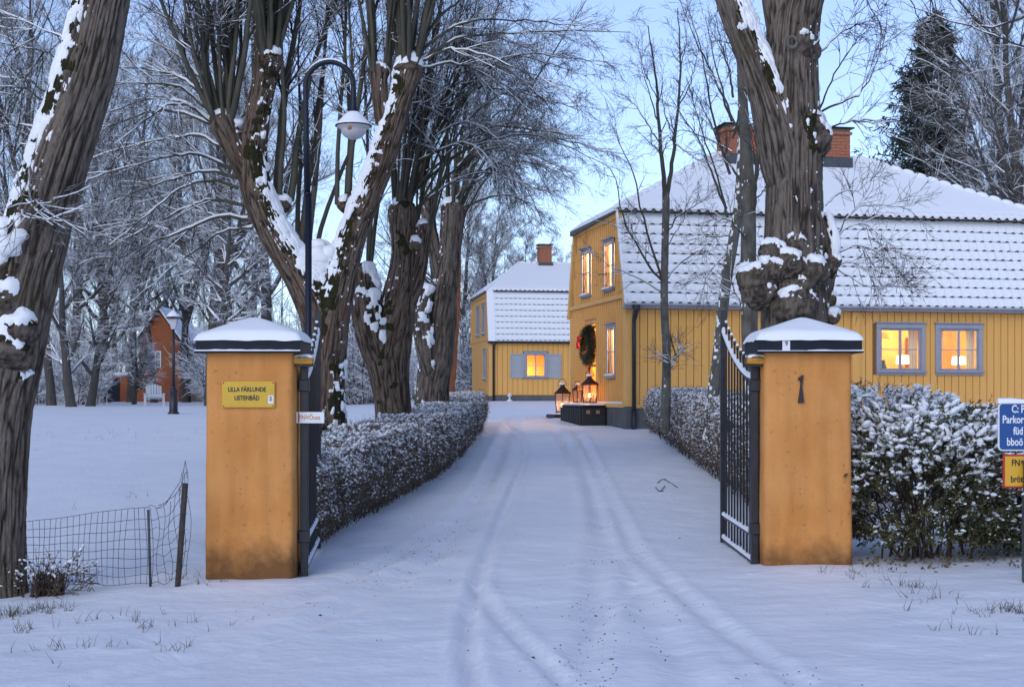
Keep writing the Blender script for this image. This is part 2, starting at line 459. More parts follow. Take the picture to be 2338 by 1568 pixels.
# the plaster carries its real stains: algae at the foot, a few chips and streaks
def _plaster(m):
    nt = m.node_tree; b = nt.nodes['Principled BSDF']; src = base_input(m)
    tc = nt.nodes.new('ShaderNodeTexCoord'); s = nt.nodes.new('ShaderNodeSeparateXYZ')
    nt.links.new(tc.outputs['Object'], s.inputs[0])
    n = nt.nodes.new('ShaderNodeTexNoise'); n.inputs['Scale'].default_value = 3.5; n.inputs['Detail'].default_value = 6; n.inputs['Roughness'].default_value = .65
    nt.links.new(tc.outputs['Object'], n.inputs['Vector'])
    a = nt.nodes.new('ShaderNodeMath'); a.operation = 'MULTIPLY_ADD'; a.inputs[1].default_value = -.7
    nt.links.new(n.outputs['Fac'], a.inputs[0]); nt.links.new(s.outputs['Z'], a.inputs[2])
    mr = nt.nodes.new('ShaderNodeMapRange'); mr.inputs['From Min'].default_value = -.27; mr.inputs['From Max'].default_value = .08
    mr.inputs['To Min'].default_value = .8; mr.inputs['To Max'].default_value = 0
    nt.links.new(a.outputs[0], mr.inputs['Value'])
    mx = nt.nodes.new('ShaderNodeMix'); mx.data_type = 'RGBA'
    nt.links.new(mr.outputs[0], mx.inputs['Factor']); nt.links.new(src, mx.inputs['A']); mx.inputs['B'].default_value = (.085, .042, .020, 1)
    w = nt.nodes.new('ShaderNodeTexNoise'); w.inputs['Scale'].default_value = 2.0; w.inputs['Detail'].default_value = 6
    mp = nt.nodes.new('ShaderNodeMapping'); mp.inputs['Scale'].default_value = (5, 5, .5)
    nt.links.new(tc.outputs['Object'], mp.inputs[0]); nt.links.new(mp.outputs[0], w.inputs['Vector'])
    m2 = nt.nodes.new('ShaderNodeMix'); m2.data_type = 'RGBA'; m2.blend_type = 'MULTIPLY'; m2.inputs['Factor'].default_value = .55
    gr = nt.nodes.new('ShaderNodeMapRange'); gr.inputs['From Min'].default_value = .3; gr.inputs['From Max'].default_value = .65; gr.inputs['To Min'].default_value = .74; gr.inputs['To Max'].default_value = 1.08
    nt.links.new(w.outputs['Fac'], gr.inputs['Value'])
    nt.links.new(mx.outputs['Result'], m2.inputs['A']); nt.links.new(gr.outputs[0], m2.inputs['B'])
    sp = nt.nodes.new('ShaderNodeTexNoise'); sp.inputs['Scale'].default_value = 19; sp.inputs['Detail'].default_value = 3
    nt.links.new(tc.outputs['Object'], sp.inputs['Vector'])
    sr = nt.nodes.new('ShaderNodeMapRange'); sr.inputs['From Min'].default_value = .665; sr.inputs['From Max'].default_value = .72; sr.inputs['To Max'].default_value = .45
    nt.links.new(sp.outputs['Fac'], sr.inputs['Value'])
    m3 = nt.nodes.new('ShaderNodeMix'); m3.data_type = 'RGBA'
    nt.links.new(sr.outputs[0], m3.inputs['Factor']); nt.links.new(m2.outputs['Result'], m3.inputs['A']); m3.inputs['B'].default_value = (.26, .11, .04, 1)
    nt.links.new(m3.outputs['Result'], b.inputs['Base Color'])
_plaster(M['plaster'])

def text(name, s, size, m, parent, loc, rot=(R_(90), 0, 0), depth=.002, sx=1.0, align='CENTER'):
    cu = bpy.data.curves.new(name, 'FONT'); cu.body = s; cu.size = size; cu.align_x = align; cu.align_y = 'CENTER'
    cu.extrude = depth; cu.resolution_u = 3; cu.offset = size*.022
    tmp = bpy.data.objects.new('tmp', cu); C.objects.link(tmp)
    dg = bpy.context.evaluated_depsgraph_get()
    me = bpy.data.meshes.new_from_object(tmp.evaluated_get(dg))
    bpy.data.objects.remove(tmp); bpy.data.curves.remove(cu)
    me.materials.clear(); me.materials.append(m)
    o = link(name, me, parent); o.location = loc; o.rotation_euler = rot; o.scale = (sx, 1, 1)
    return o

def point(name, loc, energy, col, r=.05, parent=None):
    d = bpy.data.lights.new(name, 'POINT'); d.energy = energy; d.color = col; d.shadow_soft_size = r
    o = bpy.data.objects.new(name, d); C.objects.link(o); o.location = loc
    if parent is not None: o.parent = parent
    return o

# ================================================================== GROUND
def axis_samples(segs):
    out = []
    for a, b, st in segs: out.extend(np.linspace(a, b, max(2, int(round((b-a)/st))), endpoint=False))
    return np.array(out + [segs[-1][1]])
gx = axis_samples([(-900,-200,100),(-200,-60,12),(-60,-20,2),(-20,-6,.35),(-6,-3.6,.1),(-3.6,3.8,.045),(3.8,6,.1),(6,20,.4),(20,60,3),(60,200,14),(200,900,100)])
gy = axis_samples([(-30,2,3),(2,7.5,.25),(7.5,15,.045),(15,26,.07),(26,45,.16),(45,80,.5),(80,160,4),(160,300,20),(300,1500,150)])
GX, GY = np.meshgrid(gx, gy)
GZ = profile(GX, GY)
near = (GY > 3) & (GY < 60) & (np.abs(GX) < 14)
def lumps(x, y):
    p = np.stack([x, y, np.zeros_like(x)], -1)
    return .05*(fbm(p*.35, 2)-.5) + .036*(fbm(p*1.3+9, 2)-.5) + .024*(fbm(p*np.array([3.4, 5.2, 1]), 3)-.5)
nz = np.zeros_like(GZ)
nz[near] = lumps(GX[near], GY[near])
GZ += nz*(1-.6*sstep(-3.6, -5, GX))
# mounds of drifted snow round the pillars and the far left lawn's crest
GZ += .05*np.exp(-(((GX+2.4)/.9)**2+((GY-12.3)/.5)**2)) + .04*np.exp(-(((GX-2.7)/.9)**2+((GY-12.2)/.5)**2))
GZ += .13*np.exp(-(((GX-1.2)/2.2)**2+((GY-40.5)/3.2)**2))
TR = [  # wheel tracks: (pixels along the track, half width, depth)
 ([(1150,968),(1192,1000),(1199,1040),(1175,1105),(1140,1190),(1108,1265),(1088,1335),(1072,1410),(1068,1480),(1085,1580)], .055, .055),
 ([(1088,1335),(1120,1390),(1180,1455),(1240,1510),(1310,1575)], .055, .045),
 ([(1310,1500),(1385,1400),(1440,1330)], .06, .026),
 ([(1180,960),(1150,1020),(1100,1130),(1040,1215),(960,1290),(860,1355),(690,1430),(400,1510),(60,1575)], .12, .044),
 ([(1165,960),(1120,1075),(1050,1170),(960,1240),(830,1310),(640,1385),(300,1470)], .10, .032),
 ([(1330,1000),(1372,1090),(1408,1170),(1450,1250),(1500,1310),(1590,1385),(1700,1465),(1830,1560)], .07, .036),
 ([(1318,985),(1345,1080),(1362,1180),(1366,1280),(1360,1380),(1340,1480),(1310,1580)], .10, .030),
 ([(1240,955),(1290,1010),(1350,1110),(1400,1230),(1450,1340),(1520,1460),(1600,1580)], .11, .028),
]
def near_polyline(pts, sel_x, sel_y):
    d = np.full(sel_x.shape, 9.0)
    for a, b in zip(pts[:-1], pts[1:]):
        ab = b-a; L = np.dot(ab, ab)
        t = np.clip(((sel_x-a[0])*ab[0]+(sel_y-a[1])*ab[1])/L, 0, 1)
        d = np.minimum(d, np.hypot(sel_x-a[0]-t*ab[0], sel_y-a[1]-t*ab[1]))
    return d
sel = (GY > 5.5) & (GY < 45) & (np.abs(GX) < 5)
TRW = []
trough = np.zeros(sel.sum())
for px, hw, dp in TR:
    w = spline(np.array([unproj(*p) for p in px]), 70); TRW.append(w)
    d = near_polyline(w, GX[sel], GY[sel])
    nzz = .8+.5*(fbm(np.stack([GX[sel]*4, GY[sel]*4, GX[sel]*0+hw*90], -1), 2)-.5)
    trough += (-dp*np.exp(-(d/hw)**2) + .42*dp*np.exp(-((d-2.0*hw)/(.7*hw))**2))*nzz
GZ[sel] += trough
def ground_at(x, y):
    i = np.clip(np.searchsorted(gx, x)-1, 0, len(gx)-2); j = np.clip(np.searchsorted(gy, y)-1, 0, len(gy)-2)
    fx = (x-gx[i])/(gx[i+1]-gx[i]); fy = (y-gy[j])/(gy[j+1]-gy[j])
    return (GZ[j,i]*(1-fx)+GZ[j,i+1]*fx)*(1-fy)+(GZ[j+1,i]*(1-fx)+GZ[j+1,i+1]*fx)*fy
nxg = len(gx)
Fg = grid_faces(len(gy), nxg, closed=False)
cxm = .5*(gx[:-1]+gx[1:]); cym = .5*(gy[:-1]+gy[1:])
CXM, CYM = np.meshgrid(cxm, cym)
xl = np.interp(CYM, [0, 12, 15, 25.7, 36, 45], [-3.0, -2.0, -1.95, -.85, -.8, -1.0]); xr = np.interp(CYM, [0, 12, 15, 24, 34, 45], [3.0, 2.3, 2.7, 3.1, 2.4, 1.2])
isdrive = ((CXM > xl) & (CXM < xr) & (CYM > 2) & (CYM < 45)).ravel()
Vg = np.stack([GX, GY, GZ], -1).reshape(-1, 3)
def sub_mesh(name, F):
    used, inv = np.unique(F.ravel(), return_inverse=True)
    return structure(MB().add(Vg[used], inv.reshape(F.shape), 0, True).build(name, M['ground']))
sub_mesh('driveway', Fg[isdrive]); sub_mesh('ground', Fg[~isdrive])

# ================================================================== HOUSES
def rect_minus(x0, x1, z0, z1, holes):
    xs = sorted({x0, x1, *[min(max(h[i], x0), x1) for h in holes for i in (0, 1)]})
    out = []
    for a, b in zip(xs[:-1], xs[1:]):
        if b-a < 1e-4: continue
        m = .5*(a+b); z = z0
        for h in sorted([h for h in holes if h[0] < m < h[1] and h[3] > z0 and h[2] < z1], key=lambda h: h[2]):
            if h[2] > z: out.append((a, b, z, h[2]))
            z = max(z, h[3])
        if z < z1: out.append((a, b, z, z1))
    return out

def plank_mesh(w, batten, m):
    mb = MB()
    if batten:
        mb.bbox(0, w*.62, -.016, .004, 0, 1, .003); mb.bbox(w*.64, w*.94, -.060, .004, 0, 1, .004)
    else:
        mb.bbox(0, w-.016, -.024, .004, 0, 1, .005)
    o = mb.build('plank', m); me = o.data; bpy.data.objects.remove(o); return me

def planks(parent, me, w, x0, x1, zf0, zf1, holes, side=False):
    """individual boards on a wall; side: the wall x=0 that faces -x, running along +y"""
    n = int(round((x1-x0)/w))
    for i in range(n):
        a = x0+i*(x1-x0)/n; b = a+(x1-x0)/n; m = .5*(a+b)
        zt = zf1(m); z0 = zf0
        for (_, _, za, zb) in rect_minus(a, b, z0, zt, [(a-1, b+1, h[2], h[3]) for h in holes if h[0] < m < h[1]]):
            o = link('plank', me, parent)
            if side: o.location = (0, b, za); o.rotation_euler = (0, 0, R_(-90))
            else: o.location = (a, 0, za)
            o.scale = ((x1-x0)/n/w, 1, zb-za)
            break_ = False

def window(house, x0, x1, z0, z1, side=False, cols=2, rows=2, lit=True, casing=.11, m=None, sill_snow=True, y=0, flush=False):
    """casing outside x0..x1; local frame of the wall"""
    m = m or M['trim_grey']
    w, h = x1-x0, z1-z0
    c = casing
    mb = MB()
    fp = .018 if flush else .055; so = -.016 if flush else 0.0; po = -.010 if flush else .015
    mb.bbox(-c, 0, -fp, .02, -c, h+.001, .006); mb.bbox(w, w+c, -fp, .02, -c, h+.001, .006)
    mb.bbox(.0, w, -fp+.001, .02, -c, 0, .006); mb.bbox(-c, w+c, -fp-.001, .02, h+.001, h+c+.02, .006)
    mb.bbox(-c-.03, w+c+.03, -.10, .02, h+c+.021, h+c+.05, .004)
    # reveal
    if not flush: mb.box(0.001, .02, -.02, .12, 0, h); mb.box(w-.02, w-.001, -.02, .12, 0, h); mb.box(.02, w-.02, -.02, .12, h-.02, h-.001); mb.box(.02, w-.02, -.02, .12, .001, .02)
    win = mb.build('window', m, house)
    win.location = (y, x1, z0) if side else (x0, y, z0)
    if side: win.rotation_euler = (0, 0, R_(-90))
    sw = (w-.04)/cols
    for i in range(cols):
        a = .02+i*sw; t = .036
        if flush: t = .030
        s = MB(); y0_, y1_ = -.005+so, (.0 if flush else .04)
        s.bbox(a, a+t, y0_, y1_, .02, h-.02, .004); s.bbox(a+sw-t, a+sw-.001, y0_, y1_, .02, h-.02, .004)
        s.bbox(a+t, a+sw-t, y0_+.001, y1_, .02, .02+t, .004); s.bbox(a+t, a+sw-t, y0_+.001, y1_, h-.02-t, h-.02, .004)
        s.build('sash', m, win)
        ph = (h-.04-2*t-(rows-1)*.025)/rows
        for k in range(rows):
            zb = .02+t+k*(ph+.025)
            if k: MB().bbox(a+t, a+sw-t, -.003+so, (-.001 if flush else .035), zb-.025, zb, .003).build('muntin', m, win)
            MB().box(a+t-.004, a+sw-t+.004, po, po+.004, zb-.004, zb+ph+.004).build('pane', M['glass'] if lit else M['dark_pane'], win)
    sl = MB().bbox(-c-.02, w+c+.02, -fp-.065, -fp-.001, -.045, 0, .006).build('sill', m, win)
    if sill_snow:
        sn = MB().bbox(-c, w+c, -fp-.063, -fp-.005, .001, .035, .014).build('snow', M['snow_soft'], win)
    return win

def room(house, x0, x1, y0, y1, z0, z1, m, power, lp, side=False, col=(1, .52, .18)):
    mb = MB(); t = .03
    if side:
        x0, x1, y0, y1 = y0, y1, x0, x1
        mb.box(x1, x1+t, y0, y1, z0, z1); mb.box(x0, x1, y0-t, y0, z0, z1); mb.box(x0, x1, y1, y1+t, z0, z1)
        lp = (lp[1], lp[0], lp[2])
    else:
        mb.box(x0, x1, y1, y1+t, z0, z1); mb.box(x0-t, x0, y0, y1, z0, z1); mb.box(x1, x1+t, y0, y1, z0, z1)
    mb.box(x0-t, x1+t, y0, y1+t, z0-t, z0-.001); mb.box(x0-t, x1+t, y0, y1+t, z1+.001, z1+t)
    r = mb.build('room', m, house)
    point('room_light', lp, power, col, .12, house)
    return r

def wall_mesh(house, name, rects, side=False, tris=(), m='groove', off=0.0, th=.10):
    mb = MB()
    for a, b, z0, z1 in rects:
        if side: mb.box(off, off+th, a, b, z0, z1)
        else: mb.box(a, b, off, off+th, z0, z1)
    for t in tris: mb.prism(t, 0 if side else 1, off, off+th)
    return mb.build(name, M[m], house)

def tile_meshes():
    out = []
    for var in range(4):
        rng = np.random.default_rng(50+var)
        W = .24; u = np.array([0, .22, .45, .62, .80, 1.0])
        p = np.array([0, -.004, .0, .032, .034, .0])
        lift = .040
        top = .036+.18*p+rng.uniform(-.002, .004, 6); top[0] = top[-1] = .036
        if var == 3: top = .030+.5*p; top[0] = top[-1] = .030
        x = u*(W+.003)-.0015; z0 = u*0
        back = rng.uniform(.003, .010, 6)+.022*(p > .012)
        V = np.concatenate([np.c_[x, z0+.20, p+lift*.45-.018], np.c_[x, z0, p+lift-.018], np.c_[x, z0, p+lift], np.c_[x, back, p+lift+.001], np.c_[x, back+.012, lift+top], np.c_[x, z0+.37, .024+.08*p]])
        Fs = grid_faces(6, 6, False).reshape(5, 5, 4)
        mb = MB(); mb.add(V, Fs[:3].reshape(-1, 4), 0); mb.F.append((Fs[3].reshape(-1, 4), 1, False)); mb.F.append((Fs[4].reshape(-1, 4), 1, True))
        o = mb.build('tile', [M['tile'], M['snow_soft']]); out.append(o.data); bpy.data.objects.remove(o)
    return out
TILES = tile_meshes()
def ray_tile_bundle(name, parent, items, slope):
    mb = MB()
    rot = np.array(Matrix.Rotation(slope, 3, 'X'))
    for me, loc in items:
        V = np.array([v.co for v in me.vertices])@rot.T+np.array(loc)
        for mi in (0, 1):
            F = np.array([list(p.vertices) for p in me.polygons if p.material_index == mi])
            mb.add(V, F, mi)
    return stuff(mb.build(name, [M['tile'], M['snow_soft']], parent))

def tiled_slope(roof, x0, x1, y0, z0, y1, z1, rows, rng, cap_cols, extra_row=None):
    """rows of snowy tiles from the eave (y0,z0) to the break (y1,z1)"""
    ang = math.atan2(z1-z0, y1-y0); n = int(round((x1-x0)/.24)); w = (x1-x0)/n
    later = []
    for r in range(rows):
        t = r/rows
        for i in range(n):
            loc = (x0+i*w, y0+(y1-y0)*t+rng.uniform(-.003, .003), z0+(z1-z0)*t+rng.uniform(-.004, .004))
            me = TILES[rng.choice([0, 0, 1, 1, 2, 2, 3])]
            if i < cap_cols:
                o = link('tile', me, roof); o.location = loc; o.rotation_euler = (ang, 0, 0); o.scale = (w/.24, 1, 1)
            else: later.append((me, loc))
    if extra_row:
        yy, zz, an, ncap = extra_row
        for i in range(n):
            if i < ncap:
                o = link('tile', TILES[3], roof); o.location = (x0+i*w, yy, zz); o.rotation_euler = (an, 0, 0); o.scale = (w/.24, 1, 1.6)
            else: later.append((TILES[3], (x0+i*w, yy, zz)))
    if later: ray_tile_bundle('tile', roof, later, ang)

def brick_stack(chim, x0, x1, y0, y1, z0, z1, rng, bl=.25, bh=.075, jt=.010):
    """a chimney shaft: mortar core with a brick object in every bond position that faces out"""
    o = MB().bbox(0, 1, 0, 1, 0, 1, .02).build('brick', M['brick']); me = o.data; bpy.data.objects.remove(o)
    rows = int((z1-z0)/(bh+jt)); th = .10
    for r in range(rows):
        z = z0+r*(bh+jt)
        for face in range(2 if True else 4):
            if face == 0: a0, a1 = x0, x1
            else: a0, a1 = y0+th, y1
            n = max(1, int(round((a1-a0)/(bl+jt))))
            L = (a1-a0)/n; sh = .5*L if r % 2 else 0
            a = a0-sh
            while a < a1-1e-3:
                s, e = max(a, a0), min(a+L-jt, a1); a += L
                if e-s < .03: continue
                b = link('brick', me, chim); j = rng.uniform(0, .006)
                if face == 0: b.location = (s, y0-.012-j, z); b.scale = (e-s, th, bh)
                else: b.location = (x0-.012-j, s, z); b.scale = (th, e-s, bh)

def chimney(roof, cx, cy, w, d, z0, z1, rng):
    c = MB().box(cx-w/2, cx+w/2, cy-d/2, cy+d/2, z0-.5, z1).build('chimney', M['mortar'], roof)
    brick_stack(c, cx-w/2, cx+w/2, cy-d/2, cy+d/2, z0+.25, z1-.12, rng)
    brick_stack(c, cx-w/2-.05, cx+w/2+.05, cy-d/2-.05, cy+d/2+.05, z1-.17, z1-.01, rng)
    f = MB(); f.bbox(cx-w/2-.06, cx+w/2+.06, cy-d/2-.06, cy+d/2+.06, z0-.45, z0+.24, .01); f.build('flashing', M['grey_metal'], c)
    k = MB(); k.bbox(cx-w/2-.10, cx+w/2+.10, cy-d/2-.10, cy+d/2+.10, z1, z1+.035, .008); k.build('cap', M['cap_metal'], c)
    return c

def hip_roof(roof, L, D, inset, zb, zr, rx0, rx1, over=.18, snow=.09):
    """four planes above the break; returns nothing. rx0..rx1 = ridge"""
    y0, y1 = inset-over, D-inset+over; x0, x1 = -over, L+over
    yr = D/2
    c = [np.array(v, float) for v in [(x0,y0,zb),(x1,y0,zb),(x1,y1,zb),(x0,y1,zb),(rx0,yr,zr),(rx1,yr,zr)]]
    mb = MB(); V = np.array(c)
    lo = V.copy(); lo[:4, 2] -= .13; lo[:2, 2] += .11
    mb.add(np.vstack([V, lo]), [(0,1,7,6),(1,2,8,7),(2,3,9,8),(3,0,6,9),(6,7,8,9)], 0)
    mb.add(V, [(0,1,5,4),(2,3,4,5)], 0); mb.add(V, [(1,2,5),(3,0,4)], 0)
    mb.build('upper_roof', M['grey_metal'], roof)
    # snow blanket: planes subdivided and roughened, rounded towards the eaves
    S = MB()
    def plane(a, b, c2, d, n, m):
        s, t = np.meshgrid(np.linspace(0, 1, n), np.linspace(0, 1, m))
        P = (1-t)[..., None]*((1-s)[..., None]*a+s[..., None]*b)+t[..., None]*((1-s)[..., None]*d+s[..., None]*c2)
        N = np.cross(b-a, d-a); N = N/np.linalg.norm(N)
        hgt = snow*(np.clip(t*14, 0, 1)**.5)*.75+snow*.3+.025*(fbm(P*1.6, 2)-.5)
        P = P+np.array([0, 0, 1.0])*hgt[..., None]+N*0
        P0 = P[:1].copy(); P0[..., 2] = a[2]+.004
        P = np.concatenate([P0, P])
        S.add(P, grid_faces(m+1, n, False), 0, True)
    plane(c[0], c[1], c[5], c[4], 60, 14); plane(c[2], c[3], c[4], c[5], 30, 8)
    plane(c[1], c[2], c[5], c[5], 20, 14); plane(c[3], c[0], c[4], c[4], 24, 14)
    S.build('roof_snow', M['snow_soft'], roof)
    # ridge tiles along the hips and the ridge, half buried
    o = MB().ball((0, 0, 0), 1, 10, 6, 1, (1, 1, 1)).build('ridge_tile', [M['tile'], M['snow_soft']]); me = o.data; bpy.data.objects.remove(o)
    def run(a, b, n):
        for i in range(n):
            p = a+(b-a)*((i+.5)/n)
            r = link('ridge_tile', me, roof); r.location = (p[0], p[1], p[2]+.075); r.scale = (.17, .10, .075)
            d = b-a
            r.rotation_euler = (0, -math.atan2(d[2], math.hypot(d[0], d[1])), math.atan2(d[1], d[0]))
    run(c[1], c[5], 16); run(c[0], c[4], 16); run(c[4], c[5], 16)

def house_shell(name, label, loc, rot, L, D, zg, zp, ze, zb, inset, zr, rx0, rx1, rng):
    h = thing(name, label, 'house', (loc[0], loc[1], 0), rot)
    return h

# ------------------------------------------------------------------ main house
rngH = np.random.default_rng(3)
A_M = math.radians(11.4)
LM, DM = 12.2, 5.67
ZG, ZP, ZE, ZB, INS, ZR = .75, 1.43, 3.90, 6.33, .68, 8.20
mh = thing('main_house', 'large yellow wooden house with lit windows, snowy mansard roof and two brick chimneys', 'house', (2.844, 34.8, 0), A_M)
F_HOLES = [(6.76, 7.90, 2.33, 3.42), (8.41, 9.53, 2.33, 3.42)]
G_HOLES = [(.93, 1.63, 2.20, 3.42), (2.85, 3.72, 1.50, 3.62), (1.12, 1.92, 4.45, 5.62), (3.46, 4.26, 4.45, 5.62)]
pl = MB(); pl.box(-.03, LM+.03, -.03, DM+.03, ZG-.6, ZP); pl.build('plinth', M['plinth'], mh)
wf = wall_mesh(mh, 'front_wall', rect_minus(0.1, LM, ZP, ZE, F_HOLES))
def gtop(s):
    if s < INS: return ZE+(ZB-ZE)*s/INS
    if s > DM-INS: return ZE+(ZB-ZE)*(DM-s)/INS
    return ZB
wg = wall_mesh(mh, 'gable_wall', rect_minus(0, DM, ZP, ZE, G_HOLES)+rect_minus(INS, DM-INS, ZE, ZB, G_HOLES), True,
               [[(0, ZE), (INS, ZE), (INS, ZB)], [(DM-INS, ZE), (DM, ZE), (DM-INS, ZB)]])
wb = MB(); wb.box(.1, LM, DM-.1, DM, ZP, ZE); wb.box(LM-.1, LM, .1, DM-.1, ZP, ZE); wb.prism([(INS, ZE), (DM-INS, ZE), (DM-INS, ZB), (INS, ZB)], 0, LM-.1, LM)
wb.prism([(0, ZE), (INS, ZE), (INS, ZB)], 0, LM-.1, LM); wb.prism([(DM-INS, ZE), (DM, ZE), (DM-INS, ZB)], 0, LM-.1, LM)
wb.build('rear_wall', M['board'], mh)
PK = plank_mesh(.20, False, M['board']); PG = plank_mesh(.20, True, M['board_pale'])
planks(wf, PK, .20, .14, LM, ZP+.05, lambda x: ZE-.06, [(a-.11, b+.11, c-.11, d+.12) for a, b, c, d in F_HOLES])
planks(wg, PG, .20, .12, DM-.12, ZP+.05, lambda s: min(gtop(s), 4.10), [(a-.1, b+.1, c-.1, d+.1) for a, b, c, d in G_HOLES], True)
# upper storey boards, on their own backing strip so they start above the string course
wu = MB(); wu.box(-.012, -.001, .2, DM-.2, 4.18, 4.3); wu = wu.build('upper_gable', M['groove'], mh)
n = int((DM-.3)/.20)
for i in range(n):
    a = .15+i*.20; b = a+.20; m = a+.10
    if gtop(m)-.05 < 4.30: continue
    hz = [h for h in G_HOLES[2:] if h[0]-.1 < m < h[1]+.1]
    segs = [(4.24, hz[0][2]-.1), (hz[0][3]+.1, gtop(m)-.09)] if hz else [(4.24, min(gtop(a), gtop(b))-.05)]
    for z0, z1 in segs:
        o = link('plank', PG, wu); o.location = (0, b, z0); o.rotation_euler = (0, 0, R_(-90)); o.scale = (1, 1, z1-z0)
t = MB(); t.bbox(-.09, .0, .05, DM-.05, 4.11, 4.23, .015); t.build('string_course', M['board_pale'], mh)
MB().bbox(-.05, .13, -.05, .0, ZP-.02, ZE-.05, .008).build('corner_board', M['board_pale'], mh); MB().bbox(-.05, -.001, .001, .12, ZP-.02, ZE-.02, .008).build('corner_board', M['board_pale'], mh)
MB().bbox(-.05, 0, DM-.12, DM+.04, ZP-.02, ZE, .008).build('corner_board', M['board_pale'], mh)
t = MB(); t.bbox(.14, LM, -.055, -.0, ZP-.06, ZP+.05, .01); t.bbox(-.07, 0, .125, DM-.12, ZP-.05, ZP+.05, .012); t.build('base_board', M['board_pale'], mh)
t = MB(); t.bbox(-.075, -.05, .2, DM, ZP+.051, ZP+.10, .012); t.build('snow', M['snow_soft'], mh)
t = MB(); t.bbox(5.98, 6.19, -.085, -.026, ZP+.05, ZE-.07, .008); t.build('pilaster', M['board'], mh)
# raking boards of the gable and the frieze below the upper roof
t = MB()
for sgn in (0, 1):
    a = np.array([0, ZE]); b = np.array([INS, ZB])
    quad = [(-.20, ZE-.02), (.02, ZE-.02), (INS+.02, ZB), (INS-.14, ZB)]
    if sgn: quad = [(DM-u, v) for u, v in quad][::-1]
    t.prism(quad, 0, -.10, .02)
t.prism([(INS+.021, ZB-.16), (DM-INS-.021, ZB-.16), (DM-INS-.021, ZB-.001), (INS+.021, ZB-.001)], 0, -.075, .0)
t.build('verge_board', M['board_pale'], mh)
for a, b, c, d in F_HOLES: window(mh, a, b, c, d, y=-.026, sill_snow=False)
window(mh, .93, 1.63, 2.20, 3.42, True, y=-.045, casing=.08, flush=True)
for q in (2, 3): window(mh, *G_HOLES[q], True, y=-.045, casing=.08, flush=True)
room(mh, 6.2, 10.2, .13, 2.6, 1.75, 4.0, M['room'], 95, (8.3, 1.2, 3.55), col=(1, .58, .20))
room(mh, .7, 2.0, .13, .9, 1.9, 3.7, M['blind'], 52, (1.3, .5, 3.45), True, (1, .72, .44))
room(mh, .95, 2.1, .13, .8, 4.2, 5.9, M['blind'], 52, (1.5, .45, 5.6), True, (1, .72, .44))
room(mh, 3.3, 4.45, .13, .8, 4.2, 5.9, M['blind'], 52, (3.9, .45, 5.6), True, (1, .72, .44))
room(mh, 2.7, 3.9, .13, 1.6, 1.46, 3.85, M['room'], 120, (3.3, .9, 3.2), True, (1, .50, .14))
# front door: glazed leaf in a frame
d = MB(); d.bbox(-.045, .02, 2.74, 2.85, 1.48, 3.62, .006); d.bbox(-.045, .02, 3.72, 3.83, 1.48, 3.62, .006); d.bbox(-.046, .02, 2.74, 3.83, 3.621, 3.75, .006); d.bbox(-.10, .02, 2.70, 3.87, 3.751, 3.785, .006)
dr = d.build('door', M['board_pale'], mh)
lf = MB(); lf.bbox(.03, .07, 2.85, 2.95, 1.5, 3.6, .004); lf.bbox(.03, .07, 3.62, 3.72, 1.5, 3.6, .004); lf.bbox(.03, .07, 2.95, 3.62, 1.5, 1.7, .004); lf.bbox(.03, .07, 2.95, 3.62, 3.5, 3.6, .004); lf.bbox(.03, .07, 2.95, 3.62, 2.46, 2.54, .004)
lf.build('leaf', M['board_pale'], dr)
for z0, z1 in ((1.7, 2.46), (2.54, 3.5)): MB().box(.046, .052, 2.95, 3.62, z0, z1).build('pane', M['glass'], dr)
MB().bbox(-.03, .03, 3.64, 3.69, 2.40, 2.46, .008).build('handle', M['iron'], dr)
# eaves: fascia, gutter with snow, downpipe
t = MB(); t.bbox(-.16, LM+.1, -.27, .0, ZE-.055, ZE-.02, .006); t.bbox(-.16, LM+.1, -.275, -.245, ZE-.02, ZE+.05, .004); t.build('fascia', M['trim_grey'], mh)
t = MB(); t.bbox(-.14, LM+.1, -.345, -.276, ZE+.0, ZE+.055, .02); t.build('gutter', M['trim_grey'], mh)
t = MB(); t.bbox(-.13, LM+.1, -.34, -.28, ZE+.056, ZE+.085, .012); t.build('snow', M['snow_soft'], mh)
t = MB(); t.tube([(.16, -.31, ZE+.02), (.16, -.30, ZE-.12), (.16, -.12, ZE-.36), (.16, -.11, ZE-.5), (.16, -.11, ZG-.2)], [.11, .075, .05, .05, .05], 12); t.cyl((.16, -.11, ZG-.2), (.16, -.11, 1.32), .065, k=12); t.build('downpipe', M['iron'], mh)
rf = MB()  # mansard deck under the tiles
rf.prism([(-.22, ZE-.02), (.0, ZE-.02), (INS, ZB-.10), (INS, ZB), (INS-.10, ZB)], 0, .03, LM+.10)
rf.prism([(DM+.22, ZE-.02), (DM-INS+.10, ZB), (DM-INS, ZB), (DM-INS, ZB-.10), (DM, ZE-.02)], 0, .03, LM+.10)
roof = rf.build('roof', M['tile'], mh)
tiled_slope(roof, -.08, LM+.1, -.295, ZE+.05, .575, ZB-.10, 9, rngH, 27, (INS-.30, ZB-.05, R_(38), 51))
sv = MB(); sv.prism([(-.32, ZE+.06), (-.25, ZE+.06), (INS-.10, ZB), (INS-.18, ZB)], 0, -.125, -.075); sv.build('verge_snow', M['snow_soft'], roof)
hip_roof(roof, LM, DM, INS, ZB, ZR, 3.35, 7.75)
chimney(roof, 4.05, 2.83, 1.08, .75, 7.98, 9.02, rngH)
chimney(roof, 6.55, 2.83, 1.08, .75, 7.98, 9.02, rngH)
# rest of the tall grey plinth flashing is part of the chimney

